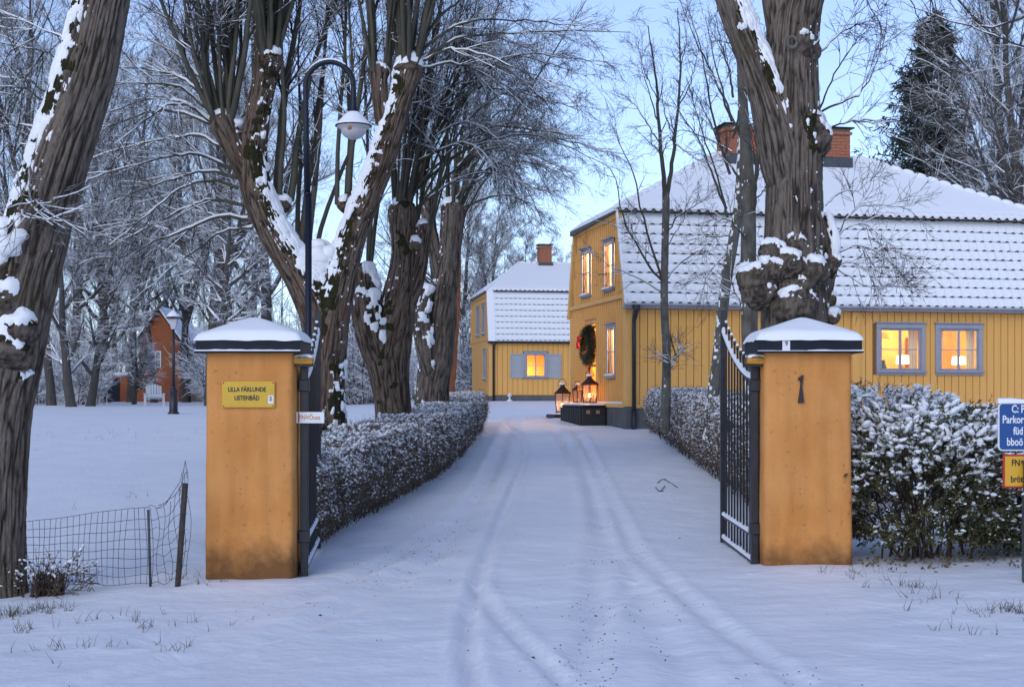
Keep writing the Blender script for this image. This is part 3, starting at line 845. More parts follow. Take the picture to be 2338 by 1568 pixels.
# ------------------------------------------------------------------ house at the end of the drive
A_G = math.radians(9.0)
gh = thing('guest_house', 'smaller yellow wooden house with grey shutters at the end of the snowy drive', 'house', (-1.12, 71.0, 0), A_G)
L2, D2 = 9.5, 7.0
g0, gp, ge, gb, gi, gr = 1.30, 1.72, 4.42, 7.05, .55, 8.75
FH = [(1.86, 2.84, 2.68, 3.82)]
GHo = [(1.15, 1.75, 2.6, 4.0), (1.5, 2.3, 4.95, 6.35), (3.7, 4.5, 4.95, 6.35)]
pl = MB(); pl.box(-.03, L2+.03, -.03, D2+.03, g0-.5, gp); pl.build('plinth', M['plinth'], gh)
def gtop2(s):
    if s < gi: return ge+(gb-ge)*s/gi
    if s > D2-gi: return ge+(gb-ge)*(D2-s)/gi
    return gb
w2 = wall_mesh(gh, 'front_wall', rect_minus(.1, L2, gp, ge, FH))
w3 = wall_mesh(gh, 'gable_wall', rect_minus(0, D2, gp, ge, GHo)+rect_minus(gi, D2-gi, ge, gb, GHo), True, [[(0, ge), (gi, ge), (gi, gb)], [(D2-gi, ge), (D2, ge), (D2-gi, gb)]])
wb = MB(); wb.box(.1, L2, D2-.1, D2, gp, ge); wb.box(L2-.1, L2, .1, D2-.1, gp, ge); wb.prism([(0, ge), (D2, ge), (D2-gi, gb), (gi, gb)], 0, L2-.1, L2); wb.build('rear_wall', M['board'], gh)
PK2 = plank_mesh(.26, False, M['board'])
planks(w2, PK2, .26, .14, L2, gp+.03, lambda x: ge-.05, [(a-.12, b+.12, c-.12, d+.12) for a, b, c, d in FH])
planks(w3, PK2, .26, .12, D2-.1, gp+.03, lambda s: gtop2(s)-.12, [(a-.05, b+.05, c-.1, d+.1) for a, b, c, d in GHo[:1]], True)
MB().bbox(-.06, .13, -.06, .0, gp-.02, ge-.04, .008).build('corner_board', M['board_pale'], gh); MB().bbox(-.06, -.001, .001, .13, gp-.02, ge, .008).build('corner_board', M['board_pale'], gh)
t = MB(); t.bbox(-.06, -.001, .131, D2-.12, 4.55, 4.70, .01); t.build('string_course', M['board_pale'], gh)
window(gh, *FH[0], y=-.026, casing=.12, sill_snow=False)
window(gh, *GHo[0], True, lit=False, y=-.05, casing=.10, cols=1)
for q in (1, 2): window(gh, *GHo[q], True, lit=False, y=-.05, casing=.10, cols=1)
room(gh, 1.4, 3.4, .13, 1.3, 2.2, 4.2, M['room'], 50, (2.1, .5, 2.75))
sl_me = None
for x0 in (1.03, 2.97):
    f = MB(); f.bbox(x0, x0+.06, -.085, -.03, 2.6, 3.85, .006); f.bbox(x0+.64, x0+.70, -.085, -.03, 2.6, 3.85, .006); f.bbox(x0+.06, x0+.64, -.084, -.03, 2.6, 2.68, .006); f.bbox(x0+.06, x0+.64, -.084, -.03, 3.77, 3.85, .006)
    sh = f.build('shutter', M['shutter'], gh)
    if sl_me is None:
        o = MB().bbox(0, .58, -.012, .012, 0, .125, .004).build('slat', M['shutter']); sl_me = o.data; bpy.data.objects.remove(o)
    for k in range(9):
        s = link('slat', sl_me, sh); s.location = (x0+.06, -.055, 2.685+k*.120); s.rotation_euler = (R_(-14), 0, 0)
t = MB(); t.bbox(-.14, L2+.1, -.25, .0, ge-.05, ge-.015, .006); t.bbox(-.14, L2+.1, -.30, -.24, ge-.01, ge+.05, .01); t.build('gutter', M['iron'], gh)
t = MB(); t.bbox(-.12, L2+.1, -.30, -.23, ge+.052, ge+.11, .012); t.build('snow', M['snow_soft'], gh)
t = MB(); t.tube([(.18, -.26, ge+.0), (.18, -.22, ge-.2), (.18, -.11, ge-.4), (.18, -.11, g0)], [.10, .06, .055, .055], 10); t.build('downpipe', M['iron'], gh)
rf = MB(); rf.prism([(-.22, ge-.02), (.0, ge-.02), (gi, gb-.10), (gi, gb), (gi-.10, gb)], 0, -.08, L2+.08)
rf.prism([(D2+.22, ge-.02), (D2-gi+.10, gb), (D2-gi, gb), (D2-gi, gb-.1), (D2, ge-.02)], 0, -.08, L2+.08)
roof2 = rf.build('roof', M['tile'], gh)
tiled_slope(roof2, .22, L2+.1, -.26, ge+.07, .42, gb-.10, 8, rngH, 22, (gi-.30, gb-.05, R_(38), 30))
sv = MB(); sv.prism([(-.34, ge+.05), (-.22, ge+.05), (gi-.08, gb), (gi-.2, gb)], 0, -.12, .24); sv.build('verge_snow', M['snow_soft'], roof2)
t = MB()
t.prism([(-.12, ge-.02), (.02, ge-.02), (gi+.02, gb), (gi-.12, gb)], 0, -.09, .02)
t.prism([(D2+.12, ge-.02), (D2-gi+.12, gb), (D2-gi-.02, gb), (D2-.02, ge-.02)], 0, -.09, .02)
t.prism([(gi+.021, gb-.25), (D2-gi-.021, gb-.25), (D2-gi-.021, gb-.001), (gi+.021, gb-.001)], 0, -.07, 0); t.build('verge_board', M['board_pale'], gh)
hip_roof(roof2, L2, D2, gi, gb, gr, 2.1, L2-2.1)
chimney(roof2, 3.45, 3.5, .66, .66, 8.55, 9.75, rngH)

# ------------------------------------------------------------------ houses beyond the left lawn
def far_house(name, label, px0, px1, Y, ze, zp, m, wins, depth=8, base=1.0, gable=True, roofm=None):
    X0, X1 = (px0-CX)/FPX*Y, (px1-CX)/FPX*Y; W = X1-X0
    h = thing(name, label, 'house', (X0, Y, 0))
    w = MB()
    w.box(0, W, 0, depth, base-.6, ze)
    if gable: w.prism([(0, ze), (W, ze), (W/2, zp)], 1, 0.001, depth)
    w.build('wall', m, h)
    r = MB(); o = .3
    if gable:
        r.prism([(-o, ze-.25), (W/2, zp+.02), (W/2, zp+.16), (-o, ze-.09)], 1, -.3, depth+.3); r.prism([(W/2, zp+.02), (W+o, ze-.25), (W+o, ze-.09), (W/2, zp+.16)], 1, -.3, depth+.3)
    else:
        r.prism([(-.3, ze-.05), (depth/2, zp), (depth+.3, ze-.05)], 0, -.2, W+.2)
    rr = r.build('roof', M['tile'], h)
    s = MB()
    if gable:
        s.prism([(-o, ze-.085), (W/2, zp+.165), (W/2, zp+.36), (-o, ze+.10)], 1, -.3, depth+.3); s.prism([(W/2, zp+.165), (W+o, ze-.085), (W+o, ze+.10), (W/2, zp+.36)], 1, -.3, depth+.3)
    else:
        s.prism([(-.32, ze-.04), (-.32, ze+.1), (depth/2, zp+.2), (depth/2, zp+.01)], 0, -.22, W+.22)
    s.build('snow', M['snow_soft'], rr)
    for x0, x1, z0, z1 in wins:
        f = MB(); t = .09
        f.box(x0-t, x0, -.06, .02, z0-t, z1+t); f.box(x1, x1+t, -.06, .02, z0-t, z1+t); f.box(x0, x1, -.06, .02, z0-t, z0); f.box(x0, x1, -.06, .02, z1, z1+t); f.box((x0+x1)/2-.03, (x0+x1)/2+.03, -.05, .02, z0, z1); f.box(x0, (x0+x1)/2-.03, -.045, .02, (z0+z1)/2-.03, (z0+z1)/2+.03); f.box((x0+x1)/2+.03, x1, -.045, .02, (z0+z1)/2-.03, (z0+z1)/2+.03)
        wi = f.build('window', M['white_paint'], h)
        MB().box(x0, x1, -.02, -.005, z0, z1).build('pane', M['dark_pane'], wi)
    return h
bh = far_house('brick_red_house', 'red brown house with steep gable behind trees at the lawn edge', 318, 408, 108, 6.0, 8.3, M['redwall'], [(.75, 1.4, 1.5, 2.4), (.9, 1.6, 4.0, 5.1)])
t = MB(); t.bbox(-3.6, -.01, .6, 5, .5, 3.3, .02); an = t.build('annex', M['redwall'], bh)
t = MB(); t.bbox(-3.8, .0, .4, 5.1, 3.301, 3.55, .06); t.build('snow', M['snow_soft'], an)
t = MB(); t.box(-2.6, -1.7, .52, .61, .9, 3.1); t.build('door', M['dark_blue'], an)
far_house('cream_house', 'cream rendered house with snowy roof beyond the lamp post', 412, 520, 112, 5.2, 7.2, M['cream'], [(2.1, 2.8, 2.3, 3.6)], gable=False, depth=7)
far_house('orange_house', 'small orange house glimpsed between the lime trunks', 800, 850, 125, 4.4, 6.0, M['redwall'], [(.5, 1.2, 2.2, 3.4)], depth=6, base=1.4)

# ================================================================== GATE PILLARS
def pillar(xc, yf, zb, label, w=.78, d=.58):
    p = thing('gate_pillar', label, 'gate pillar', (xc, yf+d/2, 0), 0, 'ochre gate pillars')
    n, m = 26, 46
    mb = MB()
    # shaft: a rounded square section, hand-trowelled (slightly uneven), slight batter
    sec = []
    r = .045
    for cx, cy, a0 in ((w/2-r, d/2-r, 0), (-w/2+r, d/2-r, 90), (-w/2+r, -d/2+r, 180), (w/2-r, -d/2+r, 270)):
        for k in range(4):
            a = R_(a0+k*30); sec.append((cx+r*math.cos(a), cy+r*math.sin(a)))
    full = []
    for i in range(len(sec)):
        a, b = np.array(sec[i]), np.array(sec[(i+1) % len(sec)])
        L = np.linalg.norm(b-a); q = max(1, int(L/.05))
        for k in range(q): full.append(a+(b-a)*k/q)
    full = np.array(full); zs = np.linspace(zb-.3, 2.05, m)
    V = np.concatenate([np.c_[full*(1+.012*(2.05-z)), np.full(len(full), z)][None] for z in zs])
    nrm2 = nrm(np.concatenate([V[..., :2], V[..., 2:]*0], -1))
    V = V+nrm2*(.018*(fbm(V*2.3+xc*7, 3)-.5)+.006*(vnoise(V*11)-.5))[..., None]
    mb.add(V, grid_faces(m, len(full)), 0, True)
    mb.build('shaft', M['plaster'], p)
    cw, cd = w/2+.075, d/2+.075
    c = MB(); c.bbox(-cw, cw, -cd, cd, 2.055, 2.165, .006); c.bbox(-cw-.012, cw+.012, -cd-.012, cd+.012, 2.044, 2.062, .004)
    cap = c.build('cap', M['cap_metal'], p)
    rm = MB()
    rng = np.random.default_rng(int(xc*10)+50)
    xs = np.linspace(-cw-.008, cw+.008, 50); hh = .014*(fbm(np.c_[xs*14, xs*0, xs*0+xc], 2)+.15)*(.25 if xc > 0 else 1)
    if xc > 0: hh *= np.where(xs > -.02, 3.4, 1)
    rm.add(np.concatenate([np.c_[xs, xs*0-cd-.022, xs*0+2.060], np.c_[xs, xs*0-cd-.020, 2.062+hh], np.c_[xs, xs*0-cd+.001, 2.064+hh]]), grid_faces(3, 50, False), 0, True)
    rm.build('rime', M['snow_soft'], cap)
    # snow: a soft pyramid with rounded rim
    g = np.linspace(-1, 1, 41); U, Wv = np.meshgrid(g, g)
    ov = .02
    X = U*(cw+ov); Y = Wv*(cd+ov)
    rr = np.maximum(np.abs(U), np.abs(Wv)); rs = (np.abs(U)**5+np.abs(Wv)**5)**.2
    Z = 2.166+.170*(1-np.sqrt(rs**2*.94+.006))+.058*np.clip((1-rr)*9, 0, 1)**.5
    Z = Z+.012*(fbm(np.stack([X*4+xc, Y*4, X*0], -1), 2)-.5)*(rr < .95)
    edge = rr > .985
    Z = np.where(edge, 2.150+.018*(vnoise(np.stack([X*9, Y*9, X*0+xc], -1))-.3), Z)
    s = MB(); s.add(np.stack([X, Y, Z], -1), grid_faces(41, 41, False), 0, True)
    s.build('snow_cap', M['snow_soft'], p)
    return p, cap
YP = 12.6
pL, capL = pillar((473+664)/2/FPX*YP-CX/FPX*YP, YP, -.05, 'ochre plaster gate pillar with yellow name plate and snow-covered black cap')
pR, capR = pillar((1747+1943)/2/FPX*YP-CX/FPX*YP, YP, .07, 'ochre plaster gate pillar bearing a black number 1 under a snowy black cap')
xL, xR = pL.location.x, pR.location.x
# name plate on the front of the left pillar
ns = thing('name_plate', 'yellow enamel name plate with black lettering on gate pillar', 'sign', ((568-CX)/FPX*YP, YP-.022, EYE+(HZ-900)/FPX*YP))
MB().bbox(-.237, .237, -.008, .012, -.118, .118, .003).build('plate', M['yellow_sign'], ns)
text('lettering', 'LILLA FÄRLUNDE', .056, M['black_print'], ns, (-.012, -.0095, .042), sx=.80)
text('lettering', 'USTENBÄD', .056, M['black_print'], ns, (-.012, -.0095, -.034), sx=.80)
stk = MB().box(.178, .226, -.0105, -.0085, -.083, -.010).build('sticker', M['sign_white'], ns)
text('numeral', '2', .05, M['black_print'], stk, (.201, -.0118, -.040), depth=.0005)
for sx in (-.222, .222):
    for sz in (-.104, .104): MB().ball((sx, -.009, sz), .006, 8, 4).build('screw', M['iron'], ns)
# number on the right pillar
num = thing('house_number', 'forged black numeral 1 on the front of gate pillar', 'house number', ((1828-CX)/FPX*YP, YP-.012, EYE+(HZ-888)/FPX*YP))
mb = MB()
mb.prism([(-.030, -.125), (.024, -.122), (.006, .03), (.019, .124), (.008, .124), (-.030, .098), (-.026, .074), (-.004, .090), (-.008, .03)], 1, -.014, .010)
mb.build('numeral', M['number_iron'], num)
tg = MB().box(-.25, -.182, -.377, -.3705, 2.060, 2.150).build('tag', M['sign_white'], capR)
text('numeral', '9', .055, M['black_print'], tg, (-.214, -.378, 2.125), depth=.0005)

# yellow blocks that carry the hinges, with their caps of snow
def hinge_block(x0, x1, y, label):
    b = thing('yellow_block', label, 'bracket', ((x0+x1)/2, y, 1.975), 0, 'yellow hinge blocks')
    w = abs(x1-x0)/2
    MB().bbox(-w, w, -.05, .05, -.027, .027, .006).build('block', M['yellow_wood'], b)
    s = MB(); g = np.linspace(-1, 1, 13); U, W2 = np.meshgrid(g, g); rr = np.maximum(abs(U), abs(W2))
    s.add(np.stack([U*w*1.0, W2*.052, .028+.035*np.sqrt(np.clip(1-(U**4+W2**4)/1.2, 0, 1))], -1), grid_faces(13, 13, False), 0, True)
    s.build('snow', M['snow_soft'], b)
    MB().bbox(-w-.02 if x0 > 0 else -w-.06, w+.06 if x0 > 0 else w+.02, -.02, .02, -.05, -.028, .004).build('strap', M['iron'], b)
hinge_block(-1.975, -1.80, 12.70, 'yellow wooden block with a snow cap beside the left gate leaf')
hinge_block(2.13, 2.30, 12.70, 'yellow wooden block with a snow cap beside the right gate leaf')

# ------------------------------------------------------------------ gate leaves
def gate(x0, y0, z0, x1, y1, z1, top0, top1, label, nb=9):
    """hinge end (x0,y0), free end (x1,y1)"""
    g = thing('gate_leaf', label, 'gate', (x0, y0, 0), math.atan2(y1-y0, x1-x0), 'black iron gate leaves')
    L = math.hypot(x1-x0, y1-y0)
    def base(u): return z0+(z1-z0)*u/L
    def top(u):     # swept-up top rail
        t = u/L; return top0+(top1-top0)*(t**1.7)
    a = MB(); a.bbox(-.035, .035, -.035, .035, base(0)-.10, top0+.10, .006); a.build('hinge_post', M['iron'], g)
    MB().ball((0, 0, top0+.10), .042, 10, 5, squash=(1, 1, .7)).build('snow', M['snow_soft'], g)
    f = MB(); f.bbox(.045, .075, -.02, .02, base(0)-.02, top(.06)-.02, .004); f.build('stile', M['iron'], g)
    b = MB(); b.bbox(L-.05, L+.02, -.03, .03, base(L)-.03, top1+.14, .005); b.build('stile', M['iron'], g)
    def rail(zf, h, n=24, sn=.035, rng=None):
        us = np.linspace(.0, L, n)
        mb = MB(); P = np.array([(u, 0, zf(u)) for u in us])
        V = np.concatenate([[p+np.array(o) for p in P] for o in ((0, -.016, -h), (0, .016, -h), (0, .016, 0), (0, -.016, 0))]).reshape(4, n, 3).transpose(1, 0, 2)
        mb.add(V, grid_faces(n, 4), 0); r = mb.build('rail', M['iron'], g)
        s = MB(); us = np.linspace(.03, L-.03, 60); hh = sn*(.7+.6*vnoise(np.c_[us*9, us*0, us*0+h*77]))
        V = np.array([[(u, -.024, zf(u)-.002), (u, -.018, zf(u)+.7*t), (u, 0, zf(u)+t), (u, .018, zf(u)+.7*t), (u, .024, zf(u)-.002)] for u, t in zip(us, hh)])
        s.add(V, grid_faces(60, 5, False), 0, True); s.build('snow', M['snow_soft'], r)
    rail(lambda u: base(u)+.06, .04)
    rail(lambda u: base(u)+.30, .03)
    rail(lambda u: top(u)-.06, .035, sn=.05)
    for i in range(1, nb+1):
        u = .06+i*(L-.1)/(nb+1)
        m = MB(); m.bbox(u-.010, u+.010, -.0085, .0085, base(u)+.03, top(u)+.06, .003)
        m.tube([(u, 0, top(u)+.06), (u, 0, top(u)+.075), (u, 0, top(u)+.13)], [.010, .017, .003], 6)
        k = m.build('bar', M['iron_snowy'], g)
        MB().ball((u, 0, top(u)+.115), .018, 7, 4, squash=(1, 1, .9)).build('snow', M['snow_soft'], k)
    for z in (base(0)+.36, top0-.12):
        h = MB(); h.bbox(-.05, .05, -.05, .05, z-.06, z+.05, .008)
        hg = h.build('hinge', M['iron'], g)
        side = 1 if x0 < 0 else -1
        MB().bbox(-.03, .03, .051 if side > 0 else -.12, .12 if side > 0 else -.051, z-.02, z+.02, .005).build('pin', M['iron'], hg)
    l = MB(); l.bbox(L-.22, L-.06, -.05, -.018, base(L)+1.18, base(L)+1.30, .008); l.cyl((L-.14, -.05, base(L)+1.24), (L-.14, -.11, base(L)+1.24), .012); l.build('latch', M['iron'], g)
    return g
gate(-1.905, 12.86, .02, -2.06, 14.9, .08, 1.88, 2.42, 'black iron gate leaf opened inward beside the name plate pillar')
gate(2.225, 12.86, .09, 2.235, 14.85, .11, 1.88, 2.42, 'black iron gate leaf opened inward beside the number 1 pillar')
sg = thing('small_sign', 'small white sign with faded orange letters wired to the gate', 'sign', ((708-CX)/FPX*12.75, 12.75, EYE+(HZ-953)/FPX*12.75))
MB().bbox(-.128, .128, -.006, .004, -.051, .051, .002).build('plate', M['sign_white'], sg)
text('lettering', 'FNVÖuss', .058, M['orange_print'], sg, (-.005, -.0075, .0), sx=.85, depth=.0005)
MB().box(-.11, -.098, -.0075, -.0062, -.045, .045).build('stripe', M['red'], sg)
MB().cyl((-.10, .004, .02), (-.10, .08, .02), .004).build('wire_tie', M['wire'], sg)

# ------------------------------------------------------------------ street sign at the right edge
YS = 11.4
rs = thing('parking_sign', 'blue parking sign above a yellow notice on a grey post, cut by the frame', 'sign', ((2345-CX)/FPX*YS, YS, 0))
zs = lambda py: EYE+(HZ-py)/FPX*YS-rs.location.z
xs_ = lambda px: (px-CX)/FPX*YS-rs.location.x
def rrect(x0, x1, z0, z1, r, n=5):
    out = []
    for cx, cz, a0 in ((x1-r, z1-r, 0), (x0+r, z1-r, 90), (x0+r, z0+r, 180), (x1-r, z0+r, 270)):
        for k in range(n): a = R_(a0+90*k/(n-1)); out.append((cx+r*math.cos(a), cz+r*math.sin(a)))
    return out
bx0, bx1 = xs_(2280), xs_(2280)+.62
bz0, bz1 = zs(1029), zs(919)
bp = MB().prism(rrect(bx0, bx1, bz0, bz1, .035)[::-1], 1, .02, .034).build('rim', M['sign_white'], rs)
MB().prism(rrect(bx0+.011, bx1-.011, bz0+.011, bz1-.011, .026)[::-1], 1, .016, .019).build('plate', M['blue_sign'], bp)
tz = [zs(y) for y in (934, 958, 984, 1009)]
for sx, st, z in ((2310, 'C: P', tz[0]), (2289, 'Parkor', tz[1]), (2314, 'füd', tz[2]), (2299, 'bboö', tz[3])):
    text('lettering', st, .088, M['sign_white'], bp, (xs_(sx), .0145, z), depth=.0008, sx=.72, align='LEFT')
sn = MB(); us = np.linspace(bx0-.004, bx1+.004, 40); hh = .035*(.8+.4*vnoise(np.c_[us*7, us*0, us*0]))
sn.add(np.array([[(u, .005, bz1-.004), (u, .010, bz1+.8*t), (u, .03, bz1+t), (u, .05, bz1+.6*t), (u, .054, bz1-.004)] for u, t in zip(us, hh)]), grid_faces(40, 5, False), 0, True)
sn.build('snow', M['snow_soft'], bp)
yx0 = xs_(2291); yz0, yz1 = zs(1114), zs(1037)
yp = MB().bbox(yx0, yx0+.50, .022, .034, yz0, yz1, .003).build('border', M['red'], rs)
MB().box(yx0+.016, yx0+.484, .018, .0215, yz0+.016, yz1-.016).build('plate', M['sign_yellow'], yp)
text('lettering', 'FN', .075, M['black_print'], yp, (xs_(2310), .0165, zs(1057)), depth=.0008, sx=.75, align='LEFT')
text('lettering', 'bröt', .075, M['black_print'], yp, (xs_(2308), .0165, zs(1094)), depth=.0008, sx=.75, align='LEFT')
zg = float(ground_at(rs.location.x, YS))
pt = MB(); pt.bbox(-.045, .045, -.06, .012, zg-.2, zs(1130), .008); pt.build('post', M['grey_metal'], rs)
p2 = MB(); p2.bbox(-.035, .04, -.05, .012, zs(1130)+.001, zs(1050), .006); p2.bbox(-.05, .05, -.07, .013, zs(1056), zs(1050)-.001, .004); p2.bbox(-.056, .056, -.075, .013, zs(1134), zs(1128), .004); p2.build('post_head', M['grey_metal'], rs)
MB().ball((0, -.025, zs(1128)), .06, 10, 6, squash=(1, .8, .4)).build('snow', M['snow_soft'], rs)
MB().box(-.02, .02, -.0535, -.0505, zs(1118), zs(1100)).build('tag', M['sign_white'], rs)

# ------------------------------------------------------------------ arched street lamp
YL = 18.0
lx = (704-CX)/FPX*YL
lp = thing('street_lamp', 'dark blue arched street lamp with snowy shade and opal globe before the limes', 'street lamp', (lx, YL, float(ground_at(lx, YL))))
gz = lp.location.z
zl = lambda py: EYE+(HZ-py)/FPX*YL-gz
xl_ = lambda px: (px-CX)/FPX*YL-lx
ztop = zl(142); R1 = (xl_(806)-xl_(697))/2
mb = MB(); mb.tube([(0, 0, -.2), (0, 0, 1.2)], .062, 16); mb.tube([(0, 0, 1.2), (0, 0, 1.28), (0, 0, zl(440))], [.062, .043, .043], 14); mb.build('pole', M['dark_blue'], lp)
arc = [(-.015, 0, zl(440)), (-.03, 0, zl(300)), (-.036, 0, ztop-R1)]+[(-.036+R1-R1*math.cos(a), 0, ztop-R1+R1*math.sin(a)) for a in np.linspace(.15, math.pi-.05, 18)]+[(2*R1-.036, 0, zl(205)-.0)]
arm = MB().tube(arc, [.042, .038, .036]+[.035]*18+[.033], 14).build('arm', M['dark_blue'], lp)
sa = [(p[0], 0, p[2]+.028) for p in arc[4:-5]]
MB().tube(sa, [.006]+[.024]*(len(sa)-2)+[.006], 8).build('snow', M['snow_soft'], arm)
MB().cyl((-.008, 0, zl(446)), (-.008, 0, zl(440)), .052).build('collar', M['dark_blue'], lp)
sx0 = 2*R1-.036
hd = MB().lathe([(.032, zl(195)), (.036, zl(205)), (.04, zl(240)), (.06, zl(254)), (.075, zl(258))], (sx0, 0, 0), 20).build('neck', M['dark_blue'], lp)
MB().lathe([(.075, zl(258)), (.11, zl(266)), (.17, zl(276)), (.232, zl(287)), (.236, zl(289)), (.225, zl(289)), (.15, zl(281)), (.06, zl(270))], (sx0, 0, 0), 32).build('shade', M['dark_blue'], lp)
MB().lathe([(.06, zl(255.5)), (.082, zl(257.5)), (.12, zl(264.5)), (.175, zl(274.5)), (.222, zl(283.5)), (.234, zl(287))], (sx0, 0, 0), 32).build('snow', M['snow_soft'], lp)
zc = zl(289); rg = zl(289)-zl(319)
MB().lathe([(.215, zc), (.205, zc-.02), (.165, zc-.035)]+[(.165*math.cos(a), zc-.035-(rg-.035)*math.sin(a)) for a in np.linspace(.1, math.pi/2, 10)], (sx0, 0, 0), 28).build('globe', M['opal'], lp)
MB().cyl((sx0-.03, -.150, zc-.03), (sx0-.03, -.172, zc-.06), .028).build('lamp_insert', M['amber'], lp)

# ------------------------------------------------------------------ lantern post on the lawn
YQ = 48.0; qx = (396-CX)/FPX*YQ; qz = float(ground_at(qx, YQ))
lq = thing('lamp_post', 'black lamp post with a square lantern head on the snowy lawn', 'street lamp', (qx, YQ, qz))
H = EYE+(HZ-715)/FPX*YQ-qz
mb = MB(); mb.lathe([(.20, -.1), (.20, .05), (.15, .08), (.14, .75), (.16, .78), (.16, .82), (.10, .86), (.07, .95)], k=14); mb.build('base', M['iron'], lq)
MB().tube([(0, 0, .9), (0, 0, H-.55)], [.06, .045], 10).build('pole', M['iron'], lq)
MB().lathe([(.09, H-.55), (.20, H-.20)], k=4, ph=.785, smooth=False).build('lantern', M['opal'], lq)
MB().lathe([(.30, H-.19), (.27, H-.14), (.10, H+.02), (.04, H+.10)], k=4, ph=.785, smooth=False).build('roof', M['iron'], lq)
MB().lathe([(.27, H-.125), (.20, H-.04), (.10, H+.05), (.02, H+.12)], k=8).build('snow', M['snow_soft'], lq)

# ------------------------------------------------------------------ wire fence
YF = 12.25
fx = lambda px, Y=YF: (px-CX)/FPX*Y
fz = lambda py, Y=YF: EYE+(HZ-py)/FPX*Y
wf_ = thing('wire_fence', 'sagging wire mesh fence with two thin posts beside the leaning tree', 'fence', (fx(240), YF, 0))
o0 = np.array(wf_.location)
def wire(pts, r=.0022):
    return MB().tube(np.array(pts)-o0, r, 4, cap=False).build('wire', M['wire'], wf_)
mb = MB(); mb.tube([np.array((fx(405), YF, fz(1345)))-o0, np.array((fx(421), YF+.03, fz(1103)))-o0], [.026, .027], 10); mb.build('post', M['wood_dark'], wf_)
mb = MB(); mb.tube([np.array((fx(340), YF+.05, fz(1340)))-o0, np.array((fx(335), YF+.05, fz(1164)))-o0], .012, 8); mb.build('stake', M['grey_metal'], wf_)
rngF = np.random.default_rng(8)
def topf(px): return np.interp(px, [50, 120, 180, 290, 335, 375, 398, 415, 424], [1191, 1184, 1175, 1160, 1158, 1155, 1128, 1105, 1080])
def botf(px): return np.interp(px, [50, 120, 180, 290, 340, 400, 430], [1318, 1322, 1330, 1334, 1332, 1322, 1310])
def yf(px): return YF+.05*math.sin(px*.045)+.02*math.sin(px*.11)
hx = np.linspace(30, 428, 90)
for k in range(9):
    t = k/8.0
    f = t**.9
    pts = []
    for px in hx:
        py = topf(px)+(botf(px)-topf(px))*f+2.2*math.sin(px*.05+k)*(.3+t)+(4*math.sin(px*.16+k*2.1) if px > 340 else 0)
        Y = yf(px)+(.05*math.sin(k*1.9+px*.1) if px > 345 else 0)
        pts.append((fx(px, Y), Y, fz(py, Y)))
    wire(pts)
for px in np.arange(34, 430, 13.5):
    q = px+rngF.uniform(-2, 2)
    pts = []
    for t in np.linspace(0, 1, 12):
        sh = 9*math.sin(t*2.4)*(px-60)/300*(-1 if px < 300 else .6)+(5*math.sin(t*7+px) if px > 345 else 1.2*math.sin(t*5+px))
        Y = yf(px)+(.06*math.sin(t*5+px) if px > 345 else 0)
        pts.append((fx(q+sh, Y), Y, fz(topf(px)+(botf(px)-topf(px))*t, Y)))
    wire(pts)
for seq in ([(412,1130),(418,1085),(424,1050),(430,1078),(430,1100)], [(416,1100),(424,1052),(428,1090)], [(360,1160),(385,1140),(405,1110),(415,1120)], [(362,1152),(380,1150),(398,1120),(412,1100),(417,1075)]):
    wire([(fx(a), YF-.02, fz(b)) for a, b in seq])

# ================================================================== TREE TOOLS
def grow(rng, p, d, L, n, wander, trop=0.0, side=None):
    """N wandering branches: start p[N,3], direction d[N,3], length L[N] -> pts [N,n,3]"""
    N = len(p); d = nrm(d); st = (L/(n-1))[:, None]
    pts = [p]; tz = np.zeros((N, 3)); tz[:, 2] = trop
    if side is not None: tz = tz+side
    c = p
    for i in range(n-1):
        c = c+d*st; pts.append(c)
        d = nrm(d+rng.normal(0, wander, (N, 3))+tz)
    return np.stack(pts, 1)

def spawn(rng, pts, rad, n, tlo, thi, ang, sd, upbias=0.0):
    """n children on every branch: start points, directions, parent radius and t"""
    N, m, _ = pts.shape
    pi = np.repeat(np.arange(N), n)
    t = rng.uniform(tlo, thi, len(pi)); f = t*(m-1); i = np.minimum(f.astype(int), m-2); fr = (f-i)[:, None]
    a, b = pts[pi, i], pts[pi, i+1]
    p = a+(b-a)*fr; tg = nrm(b-a)
    q = rng.normal(0, 1, (len(pi), 3)); q = nrm(q-tg*(q*tg).sum(1, keepdims=True))
    A = np.radians(rng.normal(ang, sd, len(pi)))[:, None]
    d = tg*np.cos(A)+q*np.sin(A); d[:, 2] += upbias
    r = rad[pi, i]+(rad[pi, i+1]-rad[pi, i])*fr[:, 0]
    return p, nrm(d), r, t, pi

def tubes(mb, pts, rad, k, mi=0, attr=None):
    N, n, _ = pts.shape
    T = nrm(np.gradient(pts, axis=1))
    mean = nrm(pts[:, -1]-pts[:, 0]); ref = np.where(np.abs(mean[:, 2:3]) > .8, np.array([[1., .13, 0]]), np.array([[0, .1, 1.]]))
    u = nrm(np.cross(T, ref[:, None])); v = np.cross(u, T)
    th = np.arange(k)/k*2*np.pi+np.pi/2
    V = pts[:, :, None]+rad[:, :, None, None]*(np.cos(th)[:, None]*u[:, :, None]+np.sin(th)[:, None]*v[:, :, None])
    f = grid_faces(n, k)[None]+(np.arange(N)*n*k)[:, None, None]
    mb.add(V, f.reshape(-1, 4), mi, k > 3)

